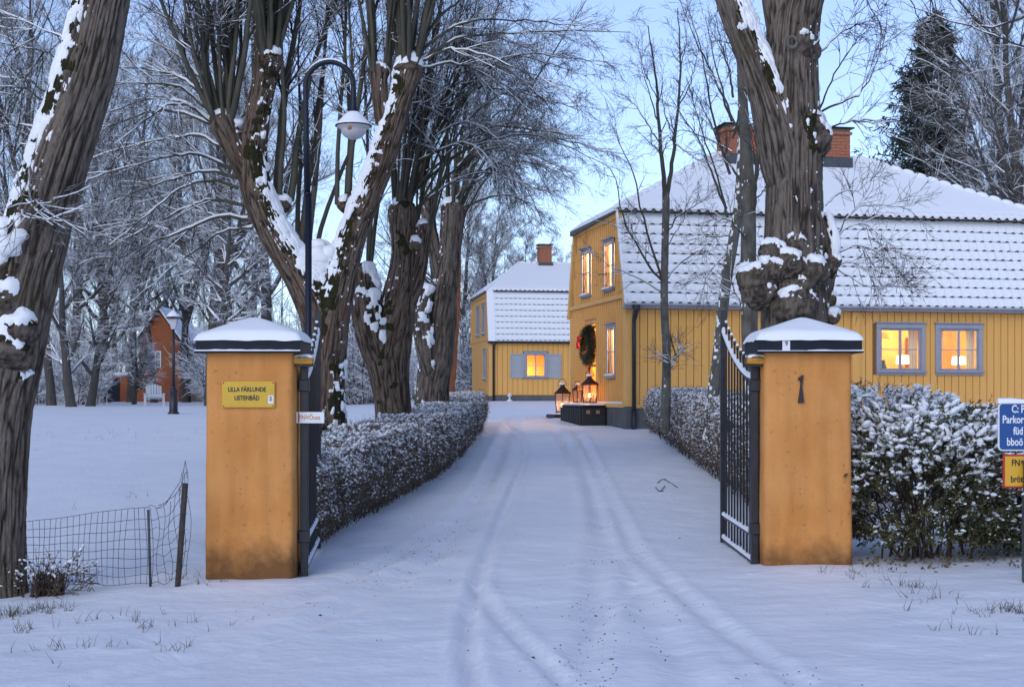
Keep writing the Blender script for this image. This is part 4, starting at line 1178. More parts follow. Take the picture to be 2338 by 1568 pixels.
def snow_on(mb, pts, rad, thick, mi=0, minr=.006):
    """a bead of snow lying along the upper side of the flatter parts of branches"""
    T = nrm(np.gradient(pts, axis=1)); hor = np.sqrt(1-np.clip(T[..., 2], -1, 1)**2)
    w = np.clip((hor-.45)/.3, 0, 1)
    n = vnoise(pts*2.5)
    w = w*np.clip((n-.22)*4, 0, 1)
    rs = np.maximum((rad*.92+thick*.35)*w, .0004)
    P = pts.copy(); P[..., 2] += rad*.45+thick*.45*w-(1-w)*rad*.9
    tubes(mb, P, rs, 4, mi)

def taper(r0, r1, n): return r0[:, None]+(np.asarray(r1)[:, None] if np.ndim(r1) else r1-r0[:, None])*np.linspace(0, 1, n)[None] if not np.ndim(r1) else r0[:, None]+(r1-r0)[:, None]*np.linspace(0, 1, n)[None]

def bark_limb(mb, K, step=.045, k=72, amp=.010, fr=(34, 2.6), seed=0, cap=True, rough=1.0, mi=0):
    """a fissured limb through rows (x,y,z,r); returns surface points and normals for snow"""
    K = np.asarray(K, float)
    Ls = np.linalg.norm(np.diff(K[:, :3], axis=0), axis=1).sum()
    n = max(6, int(Ls/step)); S = spline(K, n); P, r = S[:, :3], np.maximum(S[:, 3], .01)
    if cap:
        e = np.linspace(0, 1, 6)[1:]; T = nrm(P[-1]-P[-2]); rr = r[-1]
        P = np.vstack([P, P[-1]+T*(e*rr*.7)[:, None]]); r = np.concatenate([r, rr*np.sqrt(np.maximum(1-e**2, 0.0004))])
    G, N = grid(P, r, k)
    ln = np.concatenate([[0], np.cumsum(np.linalg.norm(np.diff(P, axis=0), axis=1))])
    th = np.arange(k)/k*2*np.pi
    R = r.mean()
    q = np.stack([np.cos(th)[None]*R*fr[0]+ln[:, None]*.55, np.sin(th)[None]*R*fr[0]+ln[:, None]*.2, ln[:, None]*fr[1]+0*th[None]+seed*13.7], -1)
    q = q+.8*(vnoise(q*np.array([.4, .4, .6])+5)-.5)[..., None]
    a = np.clip(np.abs(2*vnoise(q)-1)*2.3, 0, 1)**.8; b = np.clip(np.abs(2*vnoise(q*np.array([1.9, 1.9, 2.6])+31)-1)*2.2, 0, 1)
    rd = np.clip(.66*a+.34*b, 0, 1)
    big = fbm(np.concatenate([G*1.9+seed], -1), 2)-.5
    G = G+N*(amp*(rd-.55)*2*np.minimum(1, r/.12)[:, None]+rough*.20*r[:, None]*big)[..., None]
    mb.add(G, grid_faces(len(P), k), mi, True, np.clip(rd*.95+.16*(fbm(G*5+seed, 2)-.5), 0, 1))
    return G, N

def burl(mb, c, r, seed, squash=(1, 1, 1), k=26, m=18, mi=0):
    ph = np.linspace(0, np.pi, m+1); th = np.arange(k)/k*2*np.pi
    D = np.stack([np.sin(ph)[:, None]*np.cos(th), np.sin(ph)[:, None]*np.sin(th), np.cos(ph)[:, None]+0*th], -1)
    rr = 1+.60*(fbm(D*1.3+seed, 2)-.5)+.06*(np.clip(np.abs(2*vnoise(D*np.array([6, 6, 3.])+seed)-1)*2.2, 0, 1)-.5)+.05*(vnoise(D*9+seed)-.5)
    G = np.asarray(c)+D*rr[..., None]*r*np.asarray(squash)
    mb.add(G[::-1], grid_faces(m+1, k), mi, True, np.clip(.26+.5*np.clip(np.abs(2*vnoise(D*np.array([6, 6, 3.])+seed)-1)*2.2, 0, 1)+.5*(fbm(G*16, 2)-.5), 0, 1)[::-1])
    return G[::-1], D[::-1]

def snow_shell(mb, G, N, thick=.04, wz=1.0, side=(0, 0, 0), ws=0.0, thr=.45, cn=.9, f=5.0, soft=.25, seed=0, hot=()):
    """snow caught on a bark surface: kept where the surface faces up (or into the wind), broken into patches"""
    T1 = np.gradient(G, axis=0); T2 = np.roll(G, -1, 1)-np.roll(G, 1, 1)
    Ng = nrm(np.cross(T2, T1)); s = np.sign((Ng*N).sum(-1, keepdims=True)); Ng = nrm(.5*Ng*s+.8*N)
    m = wz*Ng[..., 2]+ws*(Ng@np.asarray(side))+cn*(fbm(G*f+seed, 3)-.5)*2-thr
    for c, r, bo in hot: m = m+bo*np.exp(-((G-c)**2).sum(-1)/r**2)
    w = np.clip(m/soft, 0, 1)
    Mx, k, _ = G.shape
    F = grid_faces(Mx, k); wf = w.ravel()[F]
    keep = wf.max(1) > 0
    if not keep.any(): return
    up = np.zeros(3); up[2] = .5
    t = np.sqrt(w)*thick*(.6+.8*vnoise(G*7+seed))
    V = (G+(N+up)*(t-.012*(w <= 0))[..., None]).reshape(-1, 3)
    u, inv = np.unique(F[keep].ravel(), return_inverse=True)
    mb.add(V[u], inv.reshape(-1, 4), 0, True)

def twigging(rng, mb, sn, pts, rad, levels, mi_twig=1, snow=.012):
    """levels: (n, tlo, thi, angle, sd, lenfrac lo, hi (m), npts, wander, trop, rfac, k, snow?)"""
    for (n, tlo, thi, ang, sd, l0, l1, m, wa, tr, rf, k, dosnow) in levels:
        p, d, r, t, pi = spawn(rng, pts, rad, n, tlo, thi, ang, sd)
        L = rng.uniform(l0, l1, len(p))*(1.15-.55*t)
        pts = grow(rng, p, d, L, m, wa, tr)
        r0 = np.clip(r*rf, .0016, None); rad = taper(r0, np.full(len(r0), .0), m)*1.0+.0012
        tubes(mb, pts, rad, k, mi_twig)
        if dosnow and sn is not None: snow_on(sn, pts, rad, snow)
    return pts, rad

def limbK(Y, rows, sc=1.0):
    """rows (px, py, rpx[, dy]) -> x,y,z,r"""
    out = []
    for row in rows:
        px, py, rp = row[:3]; y = Y+(row[3] if len(row) > 3 else 0)
        p = PX(px, py, y); out.append((*p, rp*sc/FPX*Y))
    return np.array(out)

def knuckle_shoots(rng, Y, knots):
    """knots: (px, py, dy, n, lean x, lean y, spread, Lmin, Lmax, r0) -> arrays"""
    P, D, L, R = [], [], [], []
    for (px, py, dy, n, lx, ly, sp, l0, l1, r0) in knots:
        c = PX(px, py, Y+dy)
        for i in range(n):
            a = rng.uniform(0, 2*np.pi); s = abs(rng.normal(0, sp))
            P.append(c+np.array([math.cos(a)*.13, math.sin(a)*.13, rng.uniform(-.12, .05)]))
            D.append((lx+s*math.cos(a), ly+s*math.sin(a), 1.0)); L.append(rng.uniform(l0, l1)); R.append(r0*rng.uniform(.55, 1.25))
    return np.array(P), np.array(D), np.array(L), np.array(R)

class Tree:
    def __init__(s, name, label, cat, base, group=None):
        s.t = thing(name, label, cat, base, 0, group); s.o = np.array(base, float)
        s.trunk, s.crown, s.snow, s.moss = MB(), MB(), MB(), MB(); s.G = []
    def limb(s, K, **kw):
        K = np.array(K, float); K[:, :3] -= s.o
        g = bark_limb(s.trunk, K, **kw); s.G.append(g); return g
    def burl(s, c, r, seed, **kw):
        g = burl(s.trunk, np.asarray(c)-s.o, r, seed, **kw); s.G.append(g); return g
    def shoots(s, rng, P, D, L, R, n=14, wander=.045, trop=.03, k=6, levels=(), snow=.012, side=None):
        pts = grow(rng, P-s.o, D, L, n, wander, trop, side); rad = taper(R, R*.16, n)
        tubes(s.crown, pts, rad, k, 0); snow_on(s.snow, pts, rad, snow)
        twigging(rng, s.crown, s.snow, pts, rad, levels, snow=snow*.75)
        return pts, rad
    def path(s, rng, K, k=6, levels=(), snow=.02, n=16, r1=.18, jit=.03):
        """hand-laid branches: list of [(x,y,z)...], r0"""
        for pts, r0 in K:
            S = spline(np.array(pts)-s.o, n); S[1:-1] += rng.normal(0, jit, (n-2, 3))*.3
            pt = S[None]; rad = taper(np.array([r0]), np.array([r0*r1]), n)
            tubes(s.crown, pt, rad, k, 0); snow_on(s.snow, pt, rad, snow)
            twigging(rng, s.crown, s.snow, pt, rad, levels, snow=snow*.75)
    def finish(s, bark, shoot, twig, fleck=None):
        if fleck:
            for i, g in enumerate(s.G): snow_shell(s.snow, *g, thick=.014, wz=.8, side=fleck, ws=.55, thr=.98, cn=1.25, f=22, soft=.2, seed=i*3.1)
        if s.trunk.n: s.trunk.build('trunk', bark, s.t, attr=True)
        if s.crown.n: stuff(s.crown.build('crown', [shoot, twig], s.t))
        if s.moss.n: stuff(s.moss.build('moss', M['moss'], s.t))
        if s.snow.n: stuff(s.snow.build('snow', M['snow_soft'], s.t))
        return s.t

LV = [(12, .22, 1.0, 34, 11, .5, 1.5, 7, .10, .04, .42, 4, True), (6, .15, 1.0, 36, 12, .25, .7, 5, .12, .03, .55, 3, True), (4, .1, 1.0, 38, 14, .12, .35, 3, .12, .02, .7, 3, False)]
LV_FAN = [(13, .25, 1.0, 30, 10, .4, 1.2, 6, .10, -.03, .42, 4, True), (6, .15, 1.0, 34, 12, .2, .6, 5, .12, -.03, .55, 3, False), (4, .1, 1.0, 38, 14, .12, .3, 3, .12, -.02, .7, 3, False)]
LV_LIGHT = [(9, .25, 1.0, 36, 11, .3, .9, 6, .10, .02, .45, 3, True), (5, .15, 1.0, 38, 12, .15, .45, 4, .12, .0, .6, 3, False), (2, .2, 1.0, 38, 14, .08, .2, 3, .1, 0, .7, 3, False)]

# ================================================================== NEAR TREES
# T1: the big forked lime behind the lamp
rng = np.random.default_rng(11)
Y1 = 20.0
b1 = PX(742, 1100, Y1); b1[2] = float(ground_at(b1[0], Y1))
t1 = Tree('lime_tree', 'big pollarded lime with a low snowy fork behind the street lamp', 'tree', b1, 'old limes along the drive')
ga = t1.limb(limbK(Y1, [(752,1150,76),(748,1060,62),(744,960,54),(744,850,54),(742,760,60),(722,690,62),(690,635,54),(652,578,46),(612,505,42),(585,430,42),(578,350,38),(590,260,33),(604,185,34),(612,135,36)], 0.80), k=150, step=.028, seed=1)
gb_ = t1.limb(limbK(Y1, [(744,930,30,.0),(750,800,48,-.05),(758,720,52,-.06),(776,640,48,-.05),(802,545,42),(832,465,40),(862,390,37),(888,310,35),(912,235,33),(932,165,38)], 0.80), k=140, step=.028, seed=2)
gc_ = t1.limb(limbK(Y1, [(590,440,30),(560,385,34),(532,330,33),(510,285,38)], 0.80), k=72, seed=3)
gd_ = t1.limb(limbK(Y1, [(888,345,20),(874,270,23),(866,200,23),(864,160,28)], 0.80), k=60, seed=4)
for i, (px, py, r, dy) in enumerate([(614,140,38,.02),(508,285,36,.04),(935,160,40,.02),(865,165,26,.02),(642,470,26,.15),(788,470,24,.25)]):
    t1.burl(PX(px, py, Y1+dy), r*.84/FPX*Y1, i+3, squash=(1, 1, .85))
for g, sx in ((ga, 1), (gb_, -1)):
    snow_shell(t1.moss, *g, thick=.012, wz=1.3, thr=.42, cn=.75, f=6, side=(.75*sx, -.55, 0), ws=.55, soft=.2, seed=3)
    snow_shell(t1.snow, *g, thick=.032, wz=1.6, thr=.74, cn=.75, f=8, side=(.75*sx, -.45, 0), ws=.50)
    snow_shell(t1.snow, *g, thick=.018, wz=1.3, thr=.70, cn=1.0, f=16, side=(.75*sx, -.55, 0), ws=.6, soft=.2, seed=8)
for g in t1.G[2:]: snow_shell(t1.snow, *g, thick=.032, wz=1.2, thr=.66, cn=.8, f=6)
snow_shell(t1.snow, *ga, thick=.03, wz=.5, side=(.96, -.28, 0), ws=.7, thr=.86, cn=.9, f=7, seed=4)
# the heap of snow in the fork
for (px, py, r, dy) in [(742,600,34,-.05),(730,585,30,-.1),(757,580,26,-.1),(725,560,20,0),(742,575,30,.2),(536,283,24,.05)]:
    t1.snow.ball(PX(px, py, Y1+dy)-b1, r/FPX*Y1, 14, 10, squash=(1, 1, .8), noise=.5, seed=px)
P_, D_, L_, R0 = knuckle_shoots(rng, Y1, [(612,120,0,20,.02,0,.20,3.0,4.6,.046),(508,270,0,15,-.12,0,.26,2.8,4.4,.042),(935,145,0,21,.10,0,.25,3.0,4.8,.044),(866,150,0,11,.0,0,.15,3.0,4.4,.038),(642,450,.2,3,.04,.1,.07,4,5.2,.062),(790,450,.25,4,.0,.1,.10,4,5.2,.062),(700,580,.35,4,.0,.25,.12,4.5,5.5,.05)])
t1.shoots(rng, P_, D_, L_, R0, levels=LV)
# arching shoots that fall away to the left
paths = []
for (x0, y0, x1, y1, x2, y2, dy, r) in [(492,265,400,185,240,150,.3,.030),(490,270,380,205,210,200,-.3,.026),(500,260,420,150,300,70,.6,.028),(495,255,430,110,320,-20,.2,.030),(488,280,360,235,180,280,.5,.024),(492,290,390,250,260,330,-.6,.022),(520,345,400,325,190,365,.5,.026),(530,385,390,370,200,410,-.4,.026),(540,405,400,420,240,470,.5,.028),(545,430,420,440,250,560,-.3,.026),(556,468,420,490,200,600,.3,.028),(566,500,430,535,270,590,-.2,.030),(576,520,450,580,300,690,.4,.022),(500,255,440,60,380,-120,.1,.03),(486,285,330,270,110,360,1.0,.028)]:
    paths.append(([PX(x0, y0, Y1), PX((x0+x1)/2, (y0+y1)/2-22, Y1+dy*.3), PX(x1, y1-12, Y1+dy), PX((x1+x2)/2, (y1+y2)/2-10, Y1+dy*1.6), PX(x2, y2, Y1+dy*2.4)], r))
t1.path(rng, paths, levels=LV_FAN, snow=.014, n=20)
paths = []
for (x0, y0, x1, y1, x2, y2, dy, r) in [(950,130,1090,60,1320,60,.2,.026),(950,150,1080,130,1290,210,-.3,.024),(945,120,1060,10,1240,-60,.3,.026),(955,140,1120,90,1440,75,.6,.024),(950,160,1100,180,1260,300,.5,.022)]:
    paths.append(([PX(x0, y0, Y1), PX((x0+x1)/2, (y0+y1)/2-25, Y1+dy*.3), PX(x1, y1-12, Y1+dy), PX((x1+x2)/2, (y1+y2)/2-12, Y1+dy*1.6), PX(x2, y2, Y1+dy*2.4)], r))
t1.path(rng, paths, levels=LV_FAN, snow=.010, n=20)
t1.finish(M['bark_brown'], M['shoot'], M['twig_snowy'], (.8, -.4, .3))

# T2: second lime with the mossy snow-filled stub
rng = np.random.default_rng(12)
Y2 = 24.0
b2 = PX(898, 1000, Y2); b2[2] = float(ground_at(b2[0], Y2))
t2 = Tree('lime_tree', 'stout lime with a mossy snow-filled stub rising from the hedge', 'tree', b2, 'old limes along the drive')
ga = t2.limb(limbK(Y2, [(900,1090,60),(899,1000,50),(896,920,46),(888,860,52),(884,800,62),(900,730,52),(915,650,38),(921,580,31),(921,520,34),(918,480,36)], 0.88), k=110, step=.04, seed=6)
gb_ = t2.limb(limbK(Y2, [(890,900,20,.0),(876,840,36,-.05),(858,785,44,-.12),(842,720,44,-.15),(834,660,36,-.1),(830,615,26,-.1)], 0.88), k=84, step=.04, seed=7)
gc_ = t2.limb(limbK(Y2, [(918,720,24),(950,640,22),(962,580,20),(968,520,22)], 0.88), k=60, seed=8)
for i, (px, py, r, dy) in enumerate([(918,492,36,.02),(944,560,20,-.08),(838,690,46,-.14),(850,750,44,-.16),(968,525,22,.02)]):
    t2.burl(PX(px, py, Y2+dy), r*.84/FPX*Y2, i+23)
for g in t2.G: snow_shell(t2.snow, *g, thick=.035, wz=1.2, thr=.75, cn=.9, f=4, side=(.6, -.6, 0), ws=.15)
for g in (gb_, ga): snow_shell(t2.moss, *g, thick=.014, wz=.8, side=(.3, -.8, .1), ws=.45, thr=.62, cn=.9, f=5, seed=19)
snow_shell(t2.snow, *gb_, thick=.04, wz=.8, side=(.85, -.5, .1), ws=.6, thr=.62, cn=1.0, f=7, seed=9)
for (px, py, r, dy) in [(836,612,16,-.1)]:
    t2.snow.ball(PX(px, py, Y2+dy)-b2, r/FPX*Y2, 14, 10, squash=(1, 1, .8), noise=.6, seed=px)
P_, D_, L_, R0 = knuckle_shoots(rng, Y2, [(915,480,0,11,.10,0,.17,3.4,5.4,.040),(968,510,0,7,.20,0,.18,3,5,.032),(832,600,.1,4,.02,0,.12,3,5,.036)])
t2.shoots(rng, P_, D_, L_, R0, levels=LV)
paths = []
for q in range(17):
    x0, y0 = rng.uniform(920, 975), rng.uniform(330, 500)
    x2 = rng.uniform(1150, 1400); y2 = rng.uniform(100, 460); x1 = x0+(x2-x0)*.5; y1 = min(y0, y2)-rng.uniform(40, 150)+.25*abs(y0-y2)
    dy = rng.uniform(-.8, .8)
    paths.append(([PX(x0, y0, Y2), PX((x0+x1)/2, y0+(y1-y0)*.66, Y2+dy*.3), PX(x1, y1, Y2+dy), PX((x1+x2)/2, y1+(y2-y1)*.30, Y2+dy*1.6), PX(x2, y2, Y2+dy*2.2)], rng.uniform(.018, .03)))
t2.path(rng, paths, levels=LV_FAN, snow=.010, n=20)
t2.finish(M['bark_brown'], M['shoot'], M['twig_snowy'], (-.6, -.4, .3))

# T3: third lime
rng = np.random.default_rng(13)
Y3 = 30.0
b3 = PX(985, 920, Y3); b3[2] = float(ground_at(b3[0], Y3))
t3 = Tree('lime_tree', 'third lime in the row with a tall straight trunk beyond the hedge', 'tree', b3, 'old limes along the drive')
ga = t3.limb(limbK(Y3, [(985,990,52),(986,900,43),(996,820,42),(1006,740,37),(1016,660,33),(1026,580,29),(1032,510,30),(1034,480,32)], 0.90), k=90, step=.05, seed=16)
gb_ = t3.limb(limbK(Y3, [(990,900,10,-.05),(980,850,20,-.2),(968,780,24,-.3),(962,720,20,-.3),(975,660,16,-.2)], 0.90), k=60, seed=17)
gc_ = t3.limb(limbK(Y3, [(1010,640,18),(990,560,17),(978,500,17),(975,450,20)], 0.90), k=48, seed=18)
for i, (px, py, r, dy) in enumerate([(1034,484,32,.02),(968,765,26,-.28),(975,455,20,.02)]): t3.burl(PX(px, py, Y3+dy), r*.84/FPX*Y3, i+43)
for g in t3.G: snow_shell(t3.snow, *g, thick=.035, wz=1.2, thr=.75, cn=.9, f=4)
snow_shell(t3.snow, *gb_, thick=.04, wz=.8, side=(.7, -.7, .1), ws=.6, thr=.55, cn=1.0, f=7, seed=9)
P_, D_, L_, R0 = knuckle_shoots(rng, Y3, [(1034,475,0,11,.10,0,.2,3.2,5.4,.034),(975,445,0,6,.0,0,.16,3,5,.032)])
t3.shoots(rng, P_, D_, L_, R0, levels=LV)
paths = []
for q in range(15):
    x0, y0 = rng.uniform(1030, 1060), rng.uniform(380, 500)
    x2 = rng.uniform(1150, 1330); y2 = rng.uniform(230, 560); x1 = x0+(x2-x0)*.5; y1 = min(y0, y2)-rng.uniform(30, 100)+.25*abs(y0-y2)
    dy = rng.uniform(-.8, .8)
    paths.append(([PX(x0, y0, Y3), PX((x0+x1)/2, y0+(y1-y0)*.66, Y3+dy*.3), PX(x1, y1, Y3+dy), PX((x1+x2)/2, y1+(y2-y1)*.30, Y3+dy*1.6), PX(x2, y2, Y3+dy*2.2)], rng.uniform(.018, .03)))
t3.path(rng, paths, levels=LV_FAN, snow=.012, n=20)
t3.finish(M['bark'], M['shoot'], M['twig_snowy'], (-.8, -.4, .3))

# orange-barked trunk behind the third lime
rng = np.random.default_rng(14)
Y4 = 36.0
b4 = PX(1026, 900, Y4); b4[2] = float(ground_at(b4[0], Y4))
t4 = Tree('pine_tree', 'slim orange-barked trunk behind the third lime', 'tree', b4)
t4.limb(limbK(Y4, [(1020,985,17),(1024,860,16),(1033,760,14),(1038,660,13),(1040,540,12),(1040,400,9)]), k=40, step=.08, seed=19, amp=.01)
P_ = np.array([PX(1040, y, Y4) for y in rng.uniform(380, 600, 22)]); 
t4.shoots(rng, P_, np.c_[rng.normal(.1, .6, (22, 2)), np.full(22, .7)], rng.uniform(1.5, 3, 22), rng.uniform(.012, .025, 22), levels=LV_LIGHT)
t4.finish(M['pine_bark'], M['shoot'], M['twig_snowy'])

# T0: leaning trunk at the left edge
rng = np.random.default_rng(10)
Y0 = 12.3
b0 = PX(-12, 1385, Y0); b0[2] = float(ground_at(b0[0], Y0))
t0 = Tree('leaning_tree', 'thick leaning tree with snow-plastered burls at the left edge by the fence', 'tree', b0)
ga = t0.limb(limbK(Y0, [(-22,1470,110),(-14,1385,88),(-12,1300,76),(-10,1180,72),(-8,1050,74),(-4,940,80),(22,810,80),(58,650,78),(92,510,76),(128,380,75),(165,270,72),(196,170,72),(216,90,66),(234,0,66),(262,-130,64),(300,-300,60),(330,-480,55)], 0.90), k=200, step=.024, seed=31, amp=.012, rough=.45)
gb_ = t0.limb(limbK(Y0, [(30,880,50,-.06),(-8,800,58,-.10),(-22,720,58,-.12),(-40,640,50,-.1),(-60,540,44,0),(-100,400,38,.1),(-160,200,30,.2),(-220,-50,22,.3)], 0.90), k=100, step=.035, seed=32)
for i, (px, py, r, dy) in enumerate([(20,700,58,-.12),(45,760,44,-.2),(0,620,50,-.1),(20,800,50,-.2),(-10,560,46,-.05)]):
    g = t0.burl(PX(px, py, Y0+dy), r/FPX*Y0, i+63, k=44, m=30)
    snow_shell(t0.snow, *g, thick=.035, wz=1.25, thr=.42, cn=.75, f=11, seed=i)
snow_shell(t0.snow, *ga, thick=.024, wz=.9, side=(-.92, -.12, .2), ws=1.1, thr=1.0, cn=.95, f=10, seed=2)
snow_shell(t0.snow, *ga, thick=.018, wz=.9, side=(-.8, -.5, .2), ws=1.0, thr=1.05, cn=.75, f=16, seed=7, soft=.12)
snow_shell(t0.moss, *ga, thick=.014, wz=.7, side=(-.85, -.38, .2), ws=1.1, thr=.80, cn=.75, f=7, seed=12)
for g in t0.G[1:]: snow_shell(t0.moss, *g, thick=.012, wz=1.0, thr=.30, cn=.9, f=8, seed=5)
snow_shell(t0.snow, *gb_, thick=.04, wz=1.2, side=(0, -.5, .5), ws=.3, thr=.5, cn=.7, f=9, seed=2)
for (px, py, r, dy) in [(15,520,34,-.1),(45,540,24,-.25),(20,560,32,-.25)]: t0.snow.ball(PX(px, py, Y0+dy)-b0, r/FPX*Y0, 18, 12, squash=(1, 1, .8), noise=.7, seed=px)
paths = []
for (x0, y0, x1, y1, x2, y2, dy) in [(165,110,80,60,-40,10,.3),(150,150,60,110,-60,90,.5),(120,230,40,180,-80,175,.2),(110,240,30,200,-60,215,-.2),(95,300,10,290,-80,320,.4),(30,470,70,465,118,462,-.4),(20,480,60,498,108,503,-.45)]:
    paths.append(([PX(x0, y0, Y0), PX((x0+x1)/2, (y0+y1)/2-10, Y0+dy*.4), PX(x1, y1, Y0+dy), PX(x2, y2, Y0+dy*2)], .011))
t0.path(rng, paths, levels=LV_LIGHT, snow=.014, n=14)
t0.finish(M['bark'], M['shoot'], M['twig_snowy'], (-.8, -.35, .3))

# T5: burled tree behind the right pillar
rng = np.random.default_rng(15)
Y5 = 15.6
b5 = PX(1812, 1150, Y5); b5[2] = float(ground_at(b5[0], Y5))
t5 = Tree('burled_tree', 'massive old tree with a cluster of snowy burls behind the number 1 pillar', 'tree', b5)
ga = t5.limb(limbK(Y5, [(1818,1280,110),(1815,1150,92),(1812,1000,84),(1812,860,80),(1812,740,78),(1814,640,78),(1812,540,72),(1812,440,68),(1812,350,68),(1808,260,68),(1806,180,66),(1808,110,64),(1815,40,62),(1838,-40,52),(1868,-140,46),(1900,-300,40)], 0.93), k=200, step=.026, seed=41, rough=.5)
gb_ = t5.limb(limbK(Y5, [(1806,520,30,0),(1800,440,48,-.03),(1788,370,56,-.06),(1776,310,52,-.09),(1756,240,45,-.10),(1732,170,38,-.1),(1706,105,36,-.08),(1684,50,36,-.05),(1664,-10,36),(1630,-110,34),(1580,-260,30)], 0.93), k=130, step=.028, seed=42, rough=.6)
gc_ = t5.limb(limbK(Y5, [(1800,120,40,-.02),(1782,30,40,0),(1772,-60,36,.1),(1760,-200,30,.2)], 0.93), k=80, step=.04, seed=43)
gd_ = t5.limb(limbK(Y5, [(1835,770,20,.02),(1862,700,30,.0),(1884,640,24,0),(1893,570,22,0),(1880,500,14,.05)], 0.93), k=60, step=.035, seed=44)
bl = []
for i, (zx, zy, zr, dy) in enumerate([(620,480,120,-.34),(440,820,180,-.30),(460,980,170,-.30),(900,380,120,-.30),(840,640,130,-.40),(1110,720,150,-.36),(900,1120,200,-.36),(620,700,130,-.38),(1360,600,80,-.05),(1360,1290,74,-.05),(1330,1060,66,-.02),(1000,900,150,-.36),(330,760,90,-.2)]):
    px, py, r = (1690+zx/5.23)/1.0268, (500+zy/5.23)/1.0268, zr/5.37*1.28
    bl.append(t5.burl(PX(px, py, Y5+dy*.82), r/FPX*Y5, i*1.7+83, k=48, m=34, squash=(1, .9, .92)))
for i, (px, py, r, dy) in enumerate([(1826,112,44,-.10),(1858,325,42,-.03),(1846,300,44,-.06),(1706,66,30,-.05)]):
    bl.append(t5.burl(PX(px, py, Y5+dy), r/FPX*Y5, i*1.3+113, k=36, m=24))
for i, g in enumerate(bl): snow_shell(t5.snow, *g, thick=.028, wz=1.35, thr=.86, cn=.85, f=10, seed=i)
snow_shell(t5.snow, *gb_, thick=.04, wz=1.3, side=(.8, -.5, .3), ws=.55, thr=.72, cn=.5, f=8, seed=3)
snow_shell(t5.snow, *ga, thick=.03, wz=1.2, side=(.95, -.2, .2), ws=.6, thr=.86, cn=.62, f=8, seed=5)
snow_shell(t5.moss, *gb_, thick=.012, wz=1.0, side=(.8, -.5, .3), ws=.6, thr=.62, cn=.8, f=7, seed=5)
snow_shell(t5.moss, *gd_, thick=.012, wz=1.0, side=(.6, -.5, .3), ws=.5, thr=.35, cn=.8, f=8, seed=5)
snow_shell(t5.snow, *gd_, thick=.04, wz=1.2, side=(.6, -.5, .3), ws=.5, thr=.55, cn=.7, f=9, seed=6)
H5 = [(PX(px, py, Y5+dy)-b5, r/FPX*Y5, bo) for px, py, dy, r, bo in [(1855,278,-.28,34,.75),(1878,320,-.15,30,.8),(1835,62,-.28,26,.75),(1880,500,-.2,14,.6),(1886,590,-.1,22,.8),(1892,690,-.1,22,.7)]]
snow_shell(t5.moss, *ga, thick=.010, wz=.8, side=(.8, -.4, .2), ws=.3, thr=.95, cn=.9, f=9, seed=15, hot=[(c, r*1.7, bo) for c, r, bo in H5])
snow_shell(t5.snow, *ga, thick=.035, wz=1.0, side=(.8, -.4, .2), ws=.3, thr=1.0, cn=.85, f=11, seed=15, hot=H5)
snow_shell(t5.snow, *gb_, thick=.035, wz=1.0, side=(.8, -.4, .2), ws=.3, thr=.8, cn=.7, f=11, seed=16, hot=[(PX(1700, 55, Y5-.2)-b5, .13, .7)])
# the ringed knot hole
ring = MB(); c = PX(1808, 97, Y5-.36)-b5
ring.tube([c+np.array([.05*math.cos(a), 0, .06*math.sin(a)]) for a in np.linspace(0, 2*math.pi, 15)], .018, 8)
ring.build('knot', M['silver_bark'], t5.t)
paths = []
for (pp, r) in [([(1870,260),(1915,235),(1965,212),(2000,140),(2012,80)], .014), ([(1875,300),(1925,282),(1985,275),(2060,280)], .012), ([(1870,250),(1905,170),(1950,100),(1990,60)], .012), ([(1872,120),(1930,70),(1990,50),(2060,70)], .010),
                ([(1890,580),(1935,520),(1990,520),(2060,590)], .009), ([(1895,590),(1960,560),(2030,600),(2080,640)], .008), ([(1895,560),(1950,480),(2010,470),(2080,480)], .008), ([(1890,620),(1940,600),(1990,630),(2030,670)], .007), ([(1885,470),(1920,440),(1965,430),(2000,400)], .007), ([(1880,600),(1950,640),(2000,660),(2040,655)], .006)]:
    q = [PX(x, y, Y5+i*.12) for i, (x, y) in enumerate(pp)]; paths.append((q, r))
t5.path(rng, paths, levels=LV_LIGHT, snow=.010, n=16)
P_ = np.array([PX(1895, -280, Y5), PX(1585, -250, Y5), PX(1760, -190, Y5)]*8)+rng.normal(0, .1, (24, 3))
t5.shoots(rng, P_, np.c_[rng.normal(0, .5, (24, 2)), np.ones(24)], rng.uniform(2, 4, 24), rng.uniform(.03, .05, 24), levels=LV_LIGHT)
t5.finish(M['bark'], M['twig'], M['twig'], (.7, -.3, .5))

# tree standing outside the frame whose boughs hang into the top right corner
rng = np.random.default_rng(16)
YB = 14.0
b6 = PX(2700, 1300, YB); b6[2] = float(ground_at(b6[0], YB))
t6 = Tree('overhanging_tree', 'dark bare boughs hanging in from the top right corner', 'tree', b6)
t6.limb(limbK(YB, [(2700,1330,60),(2690,900,50),(2660,400,44),(2620,0,38),(2560,-400,30)]), k=40, step=.12, seed=51)
paths = []
for pp, r in [([(2600,-150),(2450,-60),(2337,40),(2230,62),(2140,40),(2060,5)], .018), ([(2610,-100),(2480,120),(2330,102),(2220,60),(2160,0)], .016), ([(2580,-350),(2300,-260),(2160,-90),(2120,20),(2140,95)], .014), ([(2580,-350),(2250,-300),(2060,-120),(2085,20),(2130,70)], .014), ([(2560,-400),(2200,-350),(1985,-60),(2010,70),(2005,130)], .011), ([(2600,-200),(2480,-40),(2400,90),(2330,130),(2270,170)], .011), ([(2560,-380),(2350,-250),(2230,-60),(2225,60)], .012)]:
    paths.append(([PX(x, y, YB+.25*i) for i, (x, y) in enumerate(pp)], r))
